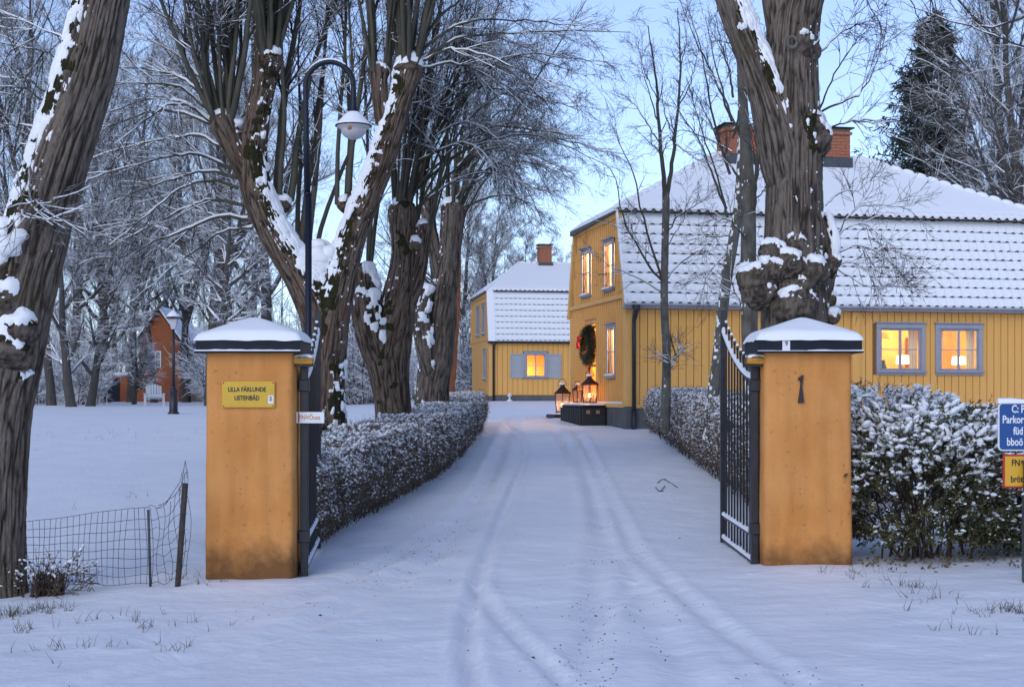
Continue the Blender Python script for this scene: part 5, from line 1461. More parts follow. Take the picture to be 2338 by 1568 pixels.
t6.path(rng, paths, levels=[(8, .45, 1, 40, 14, .2, .6, 6, .12, -.03, .5, 4, True), (4, .2, 1, 42, 14, .1, .3, 4, .12, -.03, .6, 3, False)], snow=.006, n=20)
t6.finish(M['bark'], M['twig'], M['twig'])

# ------------------------------------------------------------------ slender trees before the main house
def stemtree(name, label, seed, Y, rows, forks, brs, mats, n_small=(10, .03), lv=LV_LIGHT, snow=.012, wind=None, k=36):
    rng = np.random.default_rng(seed)
    b = PX(rows[0][0], rows[0][1], Y); b[2] = float(ground_at(b[0], Y))
    t = Tree(name, label, 'tree', b, 'slender trees in front of the main house')
    g = t.limb(limbK(Y, rows), k=k, step=.06, seed=seed, amp=.003, rough=.35, cap=False)
    if wind: snow_shell(t.snow, *g, thick=.010, wz=.4, side=(-.8, -.6, 0), ws=.6, thr=wind+.12, cn=1.2, f=26, soft=.2)
    t.path(rng, [([PX(x, y, Y+.15*i*((j % 3)-1)) for i, (x, y) in enumerate(pp)], r) for j, (pp, r) in enumerate(forks)], levels=lv, snow=snow, n=22)
    t.path(rng, [([PX(x, y, Y+.2*i*((j % 3)-1)) for i, (x, y) in enumerate(pp)], r) for j, (pp, r) in enumerate(brs)], levels=lv, snow=snow, n=16)
    # leaders above the last row
    t.finish(mats[0], mats[1], mats[2]); return t
def z3(pts): return [((1200+x/1.96)/1.0268, y/1.96/1.0268) for x, y in pts]
stemtree('slender_tree', 'slim forked tree with fine bare crown standing before the house gable', 71, 27.0, [(1518,985,11),(1520,900,10.5),(1521,800,9.5),(1516,690,9),(1518,560,8.5),(1520,470,8.5),(1519,440,8)],
    [(z3([(705,930),(692,760),(675,600),(665,420),(650,280),(625,120)]), .050), (z3([(705,930),(730,780),(750,620),(768,430),(772,250),(760,40)]), .048)],
    [(z3([(690,1290),(630,1220),(570,1120),(510,1000),(480,830),(430,760)]), .026), (z3([(690,1290),(640,1130),(590,950),(560,800),(500,680),(480,600)]), .026), (z3([(692,1310),(740,1240),(800,1190),(880,1150),(950,1190)]), .018),
     (z3([(700,1100),(760,1000),(850,940),(940,870)]), .018), (z3([(690,1210),(600,1140),(520,1030)]), .012), (z3([(680,660),(620,570),(560,480),(500,430)]), .016), (z3([(745,660),(830,720),(930,800)]), .014), (z3([(672,560),(630,430),(600,330),(590,240)]), .015), (z3([(760,500),(820,380),(850,260),(860,180)]), .014), (z3([(690,1180),(740,1090),(790,1000),(800,880)]), .013),
     (z3([(690,1340),(600,1290),(500,1245),(440,1220),(330,1130)]), .013), (z3([(750,640),(700,520),(690,400),(700,300)]), .014), (z3([(668,460),(610,330),(580,200)]), .011), (z3([(770,330),(800,200),(790,60)]), .012),
     ([(1523,850),(1538,825),(1548,800),(1556,782)], .035), ([(1521,870),(1528,840),(1524,810)], .02)], (M['silver_bark'], M['shoot'], M['twig']), wind=.95)
stemtree('slender_tree', 'leaning grey-barked tree touching the right hedge beside the gate', 72, 23.0, [(1620,1010,17),(1628,900,14),(1640,800,12.5),(1648,720,12),(1660,620,13),(1672,560,12),(1684,480,11),(1690,400,10),(1694,300,9),(1698,180,8),(1700,60,7),(1702,-60,6)],
    [], [(z3([(985,960),(930,830),(880,690),(800,560),(720,440)]), .022), (z3([(990,1000),(960,880),(900,680),(850,520),(800,350)]), .022), (z3([(1000,800),(950,640),(900,420),(860,200),(800,30)]), .026), (z3([(1010,560),(960,420),(900,300),(840,180),(770,0)]), .022), (z3([(1015,450),(1000,330),(960,200),(930,60)]), .022), (z3([(1000,1080),(930,1090),(830,1080)]), .012), (z3([(1015,600),(1060,560),(1110,580)]), .012), (z3([(975,1180),(900,1260),(880,1350)]), .010), (z3([(1010,700),(900,640),(770,600),(690,640)]), .014), (z3([(1012,640),(1050,480),(1060,300),(1040,100)]), .02)],
    (M['silver_bark'], M['shoot'], M['twig']), wind=.60)
stemtree('slender_tree', 'straight greenish-barked tree close beside the burled trunk', 73, 20.5, [(1722,1060,22),(1716,920,20),(1712,800,19),(1710,700,18),(1708,600,17.5),(1708,500,17),(1706,420,16),(1702,330,13),(1696,240,11),(1692,160,10),(1690,60,9),(1686,-80,8)],
    [([(1710,520),(1722,440),(1728,370),(1730,300),(1725,200)], .05)], [([(1712,560),(1680,520),(1655,500),(1620,520)], .016), ([(1706,430),(1660,370),(1620,280),(1580,200)], .02), ([(1700,330),(1660,240),(1630,140),(1610,40)], .022), ([(1694,220),(1720,150),(1760,60)], .016), ([(1692,160),(1660,80),(1650,0)], .02), ([(1708,470),(1740,440),(1762,400)], .014), ([(1710,640),(1750,600),(1770,560)], .02), ([(1712,740),(1675,660),(1650,600)], .012)],
    (M['silver_bark'], M['shoot'], M['twig']), wind=.85)

# ================================================================== HEDGES AND BUSHES
def octa(mb, P, r, rng, mi=0, flat=.7):
    """small lumps (octahedra, 8 faces each)"""
    n = len(P); D = np.array([(1,0,0),(0,1,0),(-1,0,0),(0,-1,0),(0,0,1),(0,0,-1)], float)
    a = rng.uniform(0, 6.28, n); c, s = np.cos(a), np.sin(a)
    S = r[:, None]*rng.uniform(.7, 1.4, (n, 3)); S[:, 2] *= flat
    V = D[None]*S[:, None]
    V = np.stack([V[..., 0]*c[:, None]-V[..., 1]*s[:, None], V[..., 0]*s[:, None]+V[..., 1]*c[:, None], V[..., 2]], -1)+P[:, None]
    F = np.array([(0,1,4),(1,2,4),(2,3,4),(3,0,4),(1,0,5),(2,1,5),(3,2,5),(0,3,5)])
    mb.add(V, (F[None]+(np.arange(n)*6)[:, None, None]).reshape(-1, 3), mi, True)

def leaves(mb, P, size, rng, mi=0, D=None):
    """single folded leaves: two triangles each"""
    n = len(P)
    d = nrm(rng.normal(0, 1, (n, 3)) if D is None else D+rng.normal(0, .55, (n, 3)))
    q = nrm(np.cross(d, rng.normal(0, 1, (n, 3)))); w = np.cross(d, q)
    s = (size*rng.uniform(.6, 1.3, n))[:, None]
    V = np.stack([P, P+d*s*.5+q*s*.28+w*s*.08, P+d*s, P+d*s*.5-q*s*.28+w*s*.08], 1)
    F = np.array([(0,1,2),(0,2,3)])
    mb.add(V, (F[None]+(np.arange(n)*4)[:, None, None]).reshape(-1, 3), mi, False)

def hedge(name, label, path, width, hgt, seed, dens, face, frost=0.0):
    """path rows (x,y): line of the face towards the drive; width to the other side; hgt(y)"""
    rng = np.random.default_rng(seed)
    path = np.array(path, float)
    b = np.array([path[0, 0], path[0, 1], 0]); b[2] = float(ground_at(b[0], b[1]))
    h = thing(name, label, 'hedge', b)
    seg = np.linalg.norm(np.diff(path, axis=0), axis=1); cum = np.concatenate([[0], np.cumsum(seg)])
    ss = np.linspace(0, cum[-1], 400); Yy = np.interp(ss, cum, path[:, 1])
    pdf = 1/Yy; cdf = np.cumsum(pdf); cdf /= cdf[-1]
    def sample(n, surf=True):
        s = np.interp(rng.uniform(0, 1, n), cdf, ss)
        x = np.interp(s, cum, path[:, 0]); y = np.interp(s, cum, path[:, 1])
        H = hgt(y); u = rng.uniform(0, 1, n)
        # depth from the face and height: mostly near the front face, the top and the near end
        which = rng.uniform(0, 1, n)
        dep = np.where(which < .55, np.abs(rng.normal(0, .10, n)), rng.uniform(0, width, n))
        z = np.where(which < .55, u**.85*H, H-np.abs(rng.normal(0, .09, n)))
        z = np.where(which > .88, rng.uniform(0.05, 1, n)*H, z)
        lump = .26*(fbm(np.stack([x*1.6, y*1.6, z*1.8], -1), 3)-.5)
        bulge = .12*np.sin(np.clip(z/H, 0, 1)*np.pi)-.10*(z/H < .2)
        px_ = x+face*(-dep+bulge+lump*1.3)
        zz = z*(1+.0)+lump*.9*(z/H)
        gz = profile(px_, y)
        return np.stack([px_, y, gz+zz], -1), z/H, s
    nt = int(26000*dens)
    P, hz, s = sample(nt)
    d = rng.normal(0, .55, (nt, 3)); d[:, 2] += .75; d[:, 0] += face*.25; d[:, 2] *= rng.uniform(.2, 1.3, nt)
    L = rng.uniform(.06, .20, nt)*np.where(rng.uniform(0, 1, nt) < .14, 1.9, 1)
    pts = grow(rng, P-b-nrm(d)*L[:, None]*.5, d, L, 3, .18, .02)
    mb = MB(); tubes(mb, pts, taper(rng.uniform(.0025, .0045, nt), np.full(nt, .0012), 3), 3, 0)
    # upright stems inside
    ns = int(900*dens); sx = np.interp(rng.uniform(0, 1, ns), cdf, ss)
    x = np.interp(sx, cum, path[:, 0])-face*rng.uniform(.03, width*.9, ns); y = np.interp(sx, cum, path[:, 1]); H = hgt(y)
    st = np.stack([x, y, profile(x, y)-.03], -1)
    dd = rng.normal(0, .22, (ns, 3)); dd[:, 2] = 1
    ps = grow(rng, st-b, dd, H*rng.uniform(.6, .98, ns), 6, .10, .05)
    tubes(mb, ps, taper(rng.uniform(.005, .011, ns), np.full(ns, .003), 6), 3, 1)
    stuff(mb.build('twigs', [M['hedge_twig'], M['stem']], h))
    nl = int(26000*dens); P, hz, s = sample(nl)
    lf = MB(); leaves(lf, P-b, np.full(nl, .030), rng); stuff(lf.build('foliage', M['brown_leaf'], h))
    nsn = int(34000*dens); P, hz, s = sample(nsn)
    keep = rng.uniform(0, 1, nsn) < .10+frost+.80*hz**1.3
    keep &= fbm(P*3.2, 2)+.22*hz+.5*frost > .46
    P = P[keep]; hz = hz[keep]
    sn = MB(); octa(sn, P-b+np.array([0, 0, .012]), .009+.020*rng.uniform(0, 1, len(P))**2*(.4+.9*hz), rng); stuff(sn.build('snow', M['snow_soft'], h))
    return h
hedge('clipped_hedge', 'long low snow-dusted hedge between the old limes and the drive', [(-2.12, 14.6), (-1.95, 16), (-1.45, 20), (-.95, 25.5), (-.80, 31), (-.80, 37)], 1.05, lambda y: np.interp(y, [14, 20, 26, 37], [.95, .97, .93, .86]), 21, 1.7, 1, .07)
hedge('clipped_hedge', 'short snow-dusted hedge under the slender trees before the main house', [(2.80, 15.6), (3.05, 18), (3.22, 22), (3.26, 28), (3.28, 33.6)], 1.3, lambda y: np.interp(y, [15, 22, 34], [1.30, 1.30, 1.05]), 22, 1.2, -1, .26)

def blob_mesh(mb, P, D, L, r, rng):
    """snow lying along a spray: a flattened lump of 6x4"""
    n = len(P); k, m = 6, 4
    ph = np.linspace(0, np.pi, m+1); th = np.arange(k)/k*2*np.pi
    U = np.stack([np.sin(ph)[:, None]*np.cos(th), np.sin(ph)[:, None]*np.sin(th), np.cos(ph)[:, None]+0*th], -1).reshape(-1, 3)
    x = nrm(D*np.array([1, 1, .6])); y = nrm(np.cross(np.array([0, 0, 1.]), x)+1e-6); z = np.cross(x, y)
    S = 1+.8*(vnoise((P[:, None]*23+U[None]*1.3).reshape(-1, 3)).reshape(n, -1)-.5)
    V = P[:, None]+S[..., None]*(U[None, :, 2:3]*L[:, None, None]*x[:, None]+U[None, :, 0:1]*r[:, None, None]*y[:, None]+U[None, :, 1:2]*(r*.62)[:, None, None]*z[:, None])
    F = grid_faces(m+1, k)[None]+(np.arange(n)*len(U))[:, None, None]
    mb.add(V, F.reshape(-1, 4)[:, ::-1], 0, True)

def bush(name, label, c, rad, H, seed, nspray, leafsize, lm, snowr, stems=26, top_pow=1.0, per=14, snow_amt=1.0, lowcut=.12):
    rng = np.random.default_rng(seed)
    b = np.array([c[0], c[1], float(ground_at(c[0], c[1]))])
    t = thing(name, label, 'bush', b, 0)
    # spray roots in a lumpy dome, denser towards its surface
    n = nspray*3
    a = rng.uniform(0, 2*np.pi, n); v = rng.uniform(lowcut, 1, n)
    prof = np.clip(1.08-np.clip(v-.45, 0, 1)**2*1.9, .05, 1)*np.clip(.62+v*1.1, 0, 1)
    rr = np.sqrt(rng.uniform(.30, 1, n))
    x = np.cos(a)*rr*prof*rad[0]; y = np.sin(a)*rr*prof*rad[1]; z = v*H
    lum = fbm(np.stack([x*1.9+seed, y*1.9, z*2.3], -1), 3)
    keep = (lum > .40) | (rng.uniform(0, 1, n) < .12)
    z = z*(1+.32*(lum-.5)); x, y, z, a, v, rr = [q[keep][:nspray] for q in (x, y, z, a, v, rr)]
    P = np.stack([x, y, z], -1); n = len(P)
    D = np.stack([np.cos(a)*(.9), np.sin(a)*(.9), .15+.7*v], -1)+rng.normal(0, .35, (n, 3))
    L = rng.uniform(.14, .30, n)*(leafsize/.038)**.5
    sp = grow(rng, P, D, L, 4, .14, -.10)
    tw = MB(); tubes(tw, sp, taper(np.full(n, .004), np.full(n, .0015), 4), 3, 0)
    ps = grow(rng, np.stack([rng.normal(0, rad[0]*.22, stems), rng.normal(0, rad[1]*.22, stems), np.full(stems, -.05)], -1), np.stack([rng.normal(0, .5, stems)*rad[0], rng.normal(0, .4, stems)*rad[1], np.full(stems, 1.3)], -1), np.full(stems, H*.95), 9, .10, .06)
    tubes(tw, ps, taper(rng.uniform(.008, .016, stems), np.full(stems, .003), 9), 5, 0)
    p2, d2, r2, t2_, _ = spawn(rng, ps, taper(np.full(stems, .012), np.full(stems, .003), 9), 9, .2, 1, 40, 12)
    q2 = grow(rng, p2, d2, rng.uniform(.25, .6, len(p2))*H/1.4, 6, .12, .03); tubes(tw, q2, taper(r2*.5, np.full(len(p2), .0015), 6), 3, 0)
    stuff(tw.build('branches', M['stem'], t.id_data if False else t))
    pi = np.repeat(np.arange(n), per); f = rng.uniform(.1, 3, len(pi)); i = np.minimum(f.astype(int), 2); fr = (f-i)[:, None]
    lp_ = sp[pi, i]*(1-fr)+sp[pi, i+1]*fr; ld = sp[pi, i+1]-sp[pi, i]
    lf = MB(); leaves(lf, lp_+rng.normal(0, .006, lp_.shape), np.full(len(pi), leafsize), rng, 0, nrm(ld)*.8)
    stuff(lf.build('foliage', lm, t))
    ks = rng.uniform(0, 1, n) < snow_amt*np.clip(.02+1.05*v**1.7+.10*(rr > .9), 0, 1)
    ks &= z < 1.0*H
    sl = MB(); kk = np.repeat(np.where(ks)[0], 4); f_ = rng.uniform(.2, 3, len(kk)); i_ = np.minimum(f_.astype(int), 2); g_ = (f_-i_)[:, None]
    mid = sp[kk, i_]*(1-g_)+sp[kk, i_+1]*g_+rng.normal(0, .010, (len(kk), 3)); mid[:, 2] += .010
    r_ = snowr*(.35+.95*rng.uniform(0, 1, len(kk))**1.8)*(.45+.75*v[kk])
    blob_mesh(sl, mid, sp[kk, -1]-sp[kk, 0]+rng.normal(0, .1, (len(kk), 3)), r_*rng.uniform(.9, 2.0, len(kk)), r_, rng)
    ks2 = rng.uniform(0, 1, len(pi)) < .05*snow_amt
    octa(sl, lp_[ks2]+np.array([0, 0, .006]), np.full(ks2.sum(), snowr*.36)*rng.uniform(.5, 1.3, ks2.sum()), rng)
    stuff(sl.build('snow', M['snow_soft'], t))
    return t
YG = 14.0
bush('evergreen_bush', 'big snow-laden evergreen bush right of the number 1 pillar', (3.90, 13.25), (.98, .80), 1.27, 31, 2300, .040, M['leaf'], .032, stems=40, snow_amt=.85)
bush('evergreen_bush', 'dense snow-laden evergreen bush behind the parking sign at the right edge', (5.05, 13.5), (.85, .8), 1.13, 32, 2000, .040, M['leaf'], .032, stems=30, lowcut=.04, snow_amt=.8)
bush('frosted_shrub', 'rounded snow-covered shrub below the lit windows of the main house', (5.15, 19.2), (1.10, .9), 1.42, 33, 2200, .030, M['brown_leaf'], .028, stems=34, snow_amt=1.5)
bush('frosted_shrub', 'low snow-covered shrub in front of the grey plinth near the parking sign', (6.55, 19.4), (.8, .7), .72, 34, 900, .030, M['brown_leaf'], .028, stems=24, snow_amt=1.5)
bush('frosted_shrub', 'small snowy brush growing at the foot of the leaning tree', (-4.05, 12.15), (.42, .25), .26, 35, 110, .03, M['brown_leaf'], .014, stems=46, per=3, snow_amt=.7)

# ================================================================== BACKGROUND TREES
def proto_tree(seed, H, r0, n1, lean=0, spread=38, upright=.08, n2=11, n3=7, n4=5, thick=1.0, start=.22, snow=1.0):
    """a bare tree with snow-lined branches, at the origin; returns [(name, mesh)]"""
    rng = np.random.default_rng(seed)
    tr = grow(rng, np.array([[0, 0, -.3]]), np.array([[lean, 0, 1.0]]), np.array([H]), 16, .035, .05)
    rad = r0*(np.linspace(1, .10, 16)**.9)[None]; rad[:, 0] *= 1.3
    A, B, S = MB(), MB(), MB()
    tubes(A, tr, rad, 10, 0)
    p, d, r, t, pi = spawn(rng, tr, rad, n1, start, 1.0, spread, 12)
    L = H*.42*(1.08-t*.72)*rng.uniform(.7, 1.2, len(p))
    q = grow(rng, p, d, L, 10, .07, upright); qr = taper(np.minimum(r*.62, r0*.45), np.full(len(p), .012), 10)
    tubes(A, q, qr, 5, 0); snow_on(S, q, qr, .020*snow)
    p, d, r, t, pi = spawn(rng, q, qr, n2, .12, 1.0, 38, 13)
    q = grow(rng, p, d, L[pi]*rng.uniform(.22, .5, len(p))*(1.1-.5*t), 7, .10, .02); qr = taper(np.clip(r*.5, .010, .035), np.full(len(p), .006), 7)
    tubes(B, q, qr, 3, 0); snow_on(S, q, qr, .016*snow)
    L2 = np.linalg.norm(q[:, -1]-q[:, 0], axis=1)
    p, d, r, t, pi = spawn(rng, q, qr, n3, .1, 1.0, 40, 14)
    q = grow(rng, p, d, np.clip(L2[pi]*rng.uniform(.25, .55, len(p)), .25, 1.2), 4, .12, .0); qr = taper(np.full(len(p), .0075*thick), np.full(len(p), .005*thick), 4)
    tubes(B, q, qr, 3, 0)
    p, d, r, t, pi = spawn(rng, q, qr, n4, .1, 1.0, 42, 14)
    q = grow(rng, p, d, rng.uniform(.15, .5, len(p)), 3, .12, .0); qr = taper(np.full(len(p), .0055*thick), np.full(len(p), .0035*thick), 3)
    tubes(B, q, qr, 3, 0)
    return A, B, S

def make_proto(name, label, group, seed, H, r0, n1, **kw):
    t = thing(name, label, 'tree', (0, -60, 0), 0, group)
    A, B, S = proto_tree(seed, H, r0, n1, **kw)
    A.build('trunk', M['frost_bark'], t); stuff(B.build('crown', M['wood_twig'], t)); stuff(S.build('snow', M['snow_soft'], t))
    return t
GW = 'bare snow-dusted trees of the wood'
LW = 'tall bare snow-dusted tree in the wood behind the left lawn'
protos = [make_proto('woodland_tree', LW, GW, 101, 23, .30, 26), make_proto('woodland_tree', LW, GW, 102, 20, .24, 30, lean=.08, spread=48, upright=.05),
          make_proto('woodland_tree', LW, GW, 103, 25, .34, 24, spread=32, upright=.12), make_proto('woodland_tree', LW, GW, 104, 16, .17, 30, spread=50, upright=.04, start=.10)]
used = set()
def place(k, px, Y, sc, rot, label, group, name=None, sz=1.0):
    x = (px-CX)/FPX*Y; z = float(ground_at(x, Y))-.1
    if k not in used:
        used.add(k); o = protos[k]; o.location = (x, Y, z); o.rotation_euler = (0, 0, rot); o.scale = (sc, sc, sc*sz)
    else:
        o = dup(protos[k], (x, Y, z), rot, (sc, sc, sc*sz))
    o['label'] = label; o['group'] = group
    if name: o.name = name
    return o
rng = np.random.default_rng(77)
# the wood behind the left lawn, in uneven ranks; each labelled by where it shows
T_ = 'bare snow-dusted tree'
for px, Y, k, sc, lab in [
 (-60,66,0,1.0,'tall '+T_+' at the far left edge behind the leaning trunk'), (40,74,2,.95,'tall '+T_+' rising straight behind the leaning trunk'),
 (118,64,1,.92,'nearest tall '+T_+' just right of the leaning trunk'), (172,86,0,1.05,'far tall '+T_+' right of the leaning trunk'),
 (240,96,2,1.0,'tall '+T_+' standing left of the red brown house'), (268,118,1,1.05,'distant '+T_+' behind the low annex of the red brown house'),
 (352,94,1,1.0,'tall '+T_+' standing close in front of the red brown house'), (425,98,0,.95,'tall '+T_+' between the red brown house and the cream house'),
 (300,100,2,.95,'tall '+T_+' at the left corner of the red brown house'), (482,62,0,.9,'tall '+T_+' whose trunk rises beside the cream house'), (530,74,3,1.2,'wide low '+T_+' behind the left gate pillar cap'),
 (572,95,1,1.15,'far '+T_+' seen above the left gate pillar cap'), (612,66,2,.95,'nearest tall '+T_+' behind the big forked lime'),
 (1005,98,3,1.25,'wide low '+T_+' behind the orange-barked trunk'),
 (1060,112,0,.85,'tall '+T_+' between the third lime and the smaller yellow house'), (380,128,2,1.0,'distant tall '+T_+' above the roof of the red brown house'),
 (490,124,0,1.05,'distant tall '+T_+' above the roof of the cream house'), (75,116,2,1.0,'distant tall '+T_+' behind the leaning trunk')]:
    place(k, px, Y, sc*rng.uniform(.95, 1.05), rng.uniform(0, 6.28), lab, GW)
GC = 'distant bare trees behind the guest house'
for px, Y, k, sc, lab in [
 (1105,112,3,1.0,'bare tree left of the smaller yellow house gable'), (1150,102,1,.62,'bare tree just above the left hip of the smaller yellow house'),
 (1195,118,3,.85,'bare tree above the roof of the smaller yellow house, left of its chimney'), (1085,128,1,.8,'distant bare tree at the left corner of the smaller yellow house'),
 (1300,140,3,.88,'bare tree directly right of the smaller house chimney'), (1350,152,1,.70,'distant bare tree above the left end of the main house gable roof')]:
    place(k, px, Y, sc, rng.uniform(0, 6.28), lab, GC)
GR = 'bare trees behind the main house'
for px, Y, k, sc, lab in [
 (2290,64,2,1.05,'tall bare tree right of the spruce'), (2345,60,0,1.0,'tall bare tree at the right edge behind the main house roof'),
 (2262,80,0,1.0,'slim bare tree just beside the spruce on its right'), (2400,66,2,1.1,'tall bare tree at the frame edge behind the roof end'),
 (2310,92,1,1.1,'far bare tree behind the others right of the spruce'), (2040,104,3,.7,'low bare tree between the right chimney and the spruce'),
 (2195,66,3,.62,'low snow-dusted tree before the foot of the spruce'), (2235,70,3,.75,'low snow-dusted tree right of the foot of the spruce')]:
    place(k, px, Y, sc*rng.uniform(.95, 1.05), rng.uniform(0, 6.28), lab, GR)

# small bare garden trees on the lawn's far edge, each its own
def lawn_tree(label, seed, px, Y, H, r0, **kw):
    t = thing('garden_tree', label, 'tree', (0, 0, 0))
    A, B, S = proto_tree(seed, H, r0, 16, n2=9, n3=6, n4=4, **kw)
    A.build('trunk', M['frost_bark'], t); stuff(B.build('crown', M['wood_twig'], t)); stuff(S.build('snow', M['snow_soft'], t))
    x = (px-CX)/FPX*Y; t.location = (x, Y, float(ground_at(x, Y)))
    return t
lawn_tree('small rounded bare tree before the red brown house', 201, 306, 72, 4.2, .14, spread=46, start=.18)
lawn_tree('snow-lined crooked tree between the leaning tree and the red brown house', 202, 205, 60, 8.5, .20, spread=52, lean=.12, start=.15)
lawn_tree('dark-stemmed snowy tree at the lawn edge next to the leaning tree', 203, 165, 58, 8.0, .22, spread=50, lean=-.15, start=.2)
lawn_tree('bare tree beside the cream house with one low curved bough', 204, 500, 57, 9.0, .22, spread=55, start=.22)

# snow-dusted undergrowth
def shrub_proto(seed, label, group):
    rng = np.random.default_rng(seed)
    t = thing('undergrowth_shrub', label, 'shrub', (0, -60, 0), 0, group)
    n = 46
    q = grow(rng, np.stack([rng.normal(0, .4, n), rng.normal(0, .4, n), np.zeros(n)-.1], -1), np.stack([rng.normal(0, .5, n), rng.normal(0, .5, n), np.ones(n)], -1), rng.uniform(1.4, 3.4, n), 8, .10, .02)
    r = taper(rng.uniform(.012, .026, n), np.full(n, .006), 8)
    B, S = MB(), MB(); tubes(B, q, r, 3, 0); snow_on(S, q, r, .02)
    p, d, rr, tt, _ = spawn(rng, q, r, 9, .15, 1, 40, 12); q = grow(rng, p, d, rng.uniform(.35, 1.1, len(p)), 5, .12, .0); r = taper(np.full(len(p), .010), np.full(len(p), .005), 5); tubes(B, q, r, 3, 0); snow_on(S, q, r, .016)
    p, d, rr, tt, _ = spawn(rng, q, r, 6, .1, 1, 42, 12); q = grow(rng, p, d, rng.uniform(.15, .5, len(p)), 3, .12, .0); r = taper(np.full(len(p), .008), np.full(len(p), .005), 3); tubes(B, q, r, 3, 0)
    stuff(B.build('branches', M['frost_twig'], t)); stuff(S.build('snow', M['snow_soft'], t))
    return t
LS, GS = 'snow-dusted undergrowth shrub along the far edge of the left lawn', 'undergrowth shrubs'
sp_ = [shrub_proto(301, LS, GS), shrub_proto(302, LS, GS)]
first = [True, True]
for i in range(56):
    px = -60+i*20.6+rng.uniform(-9, 9); Y = rng.uniform(66, 104); k = i % 2; x = (px-CX)/FPX*Y
    sc = rng.uniform(.7, 1.5)*(1.0 if Y < 85 else 1.4); z = float(ground_at(x, Y))-.05
    if -7 < x < 10 and Y < 88: continue
    if 195 < px < 500: continue
    if first[k]: first[k] = False; o = sp_[k]; o.location = (x, Y, z); o.scale = (sc,)*3
    else: o = dup(sp_[k], (x, Y, z), rng.uniform(0, 6.28), sc)
# the far wood that reads as one mass of stems and twigs
def thicket(px0, px1, n, seed, Y0, Y1):
    rng = np.random.default_rng(seed)
    Y = rng.uniform(Y0, Y1, n); x = (rng.uniform(px0, px1, n)-CX)/FPX*Y
    st = np.stack([x, Y, profile(x, Y)], -1)
    q = grow(rng, st, np.stack([rng.normal(0, .12, n), rng.normal(0, .12, n), np.ones(n)], -1), rng.uniform(5, 15, n), 6, .05, .03); r = taper(rng.uniform(.05, .14, n), np.full(n, .02), 6)
    B = MB(); tubes(B, q, r, 3, 0)
    p, d, rr, t, _ = spawn(rng, q, r, 14, .08, 1, 48, 14); q = grow(rng, p, d, rng.uniform(1, 3.2, len(p)), 4, .12, .02); r = taper(np.full(len(p), .03), np.full(len(p), .012), 4); tubes(B, q, r, 3, 0)
    p, d, rr, t, _ = spawn(rng, q, r, 4, .1, 1, 45, 14); q = grow(rng, p, d, rng.uniform(.5, 1.4, len(p)), 3, .12, .0); r = taper(np.full(len(p), .016), np.full(len(p), .010), 3); tubes(B, q, r, 3, 0)
    return B
o = stuff(thicket(-150, 1320, 420, 401, 128, 170).build('far_wood', M['frost_twig'])); tag(o, 'far snow-dusted wood closing off the view behind the left lawn', 'wood')
o = stuff(thicket(1950, 2600, 160, 402, 100, 140).build('far_wood', M['frost_twig'])); tag(o, 'far snow-dusted wood behind the main house', 'wood')

# the spruce
def spruce(px, Y, tip_py):
    rng = np.random.default_rng(55)
    x = (px-CX)/FPX*Y; gz = float(ground_at(x, Y)); H = EYE+(HZ-tip_py)/FPX*Y-gz
    t = thing('spruce_tree', 'dark spruce rising above the bare trees behind the right roof', 'tree', (x, Y, gz))
    tr = MB(); tr.tube([(0, 0, -.3), (0, 0, H*.5), (0, 0, H)], [.32, .18, .02], 10); tr.build('trunk', M['frost_bark'], t)
    n = 640; v = rng.uniform(.20, .992, n); a = rng.uniform(0, 6.28, n)
    L = (5.6*(1-v)**.75+.25)*rng.uniform(.55, 1.15, n)*(1+.25*np.sin(v*55))
    p = np.stack([0*v, 0*v, v*H], -1); d = np.stack([np.cos(a), np.sin(a), .12+.5*(v-.45)], -1)
    q = grow(rng, p, d, L, 8, .05, -.035); q[:, :, 2] += (np.linspace(0, 1, 8)**2*.25)[None]*L[:, None]*.4
    C_ = MB(); tubes(C_, q, taper(np.full(n, .03), np.full(n, .006), 8), 3, 0)
    p2, d2, r2, tt, pi = spawn(rng, q, taper(np.full(n, .03), np.full(n, .006), 8), 14, .12, 1, 52, 12, -.35)
    q2 = grow(rng, p2, d2, rng.uniform(.25, .75, len(p2))*(1.2-.5*tt), 4, .08, -.10); tubes(C_, q2, taper(np.full(len(p2), .035), np.full(len(p2), .02), 4), 3, 0)
    p3, d3, r3, t3_, _ = spawn(rng, q2, taper(np.full(len(p2), .03), np.full(len(p2), .02), 4), 3, .1, 1, 40, 12, -.3)
    q3 = grow(rng, p3, d3, rng.uniform(.12, .3, len(p3)), 2, .0, 0); tubes(C_, q3, taper(np.full(len(p3), .028), np.full(len(p3), .012), 2), 3, 0)
    stuff(C_.build('crown', M['spruce'], t))
spruce(2128, 74, 40)

# ================================================================== SMALL THINGS BY THE HOUSE
def mh_pt(x, y, z): # main-house local to world
    c, s = math.cos(A_M), math.sin(A_M)
    return (2.844+c*x-s*y, 34.8+s*x+c*y, z)
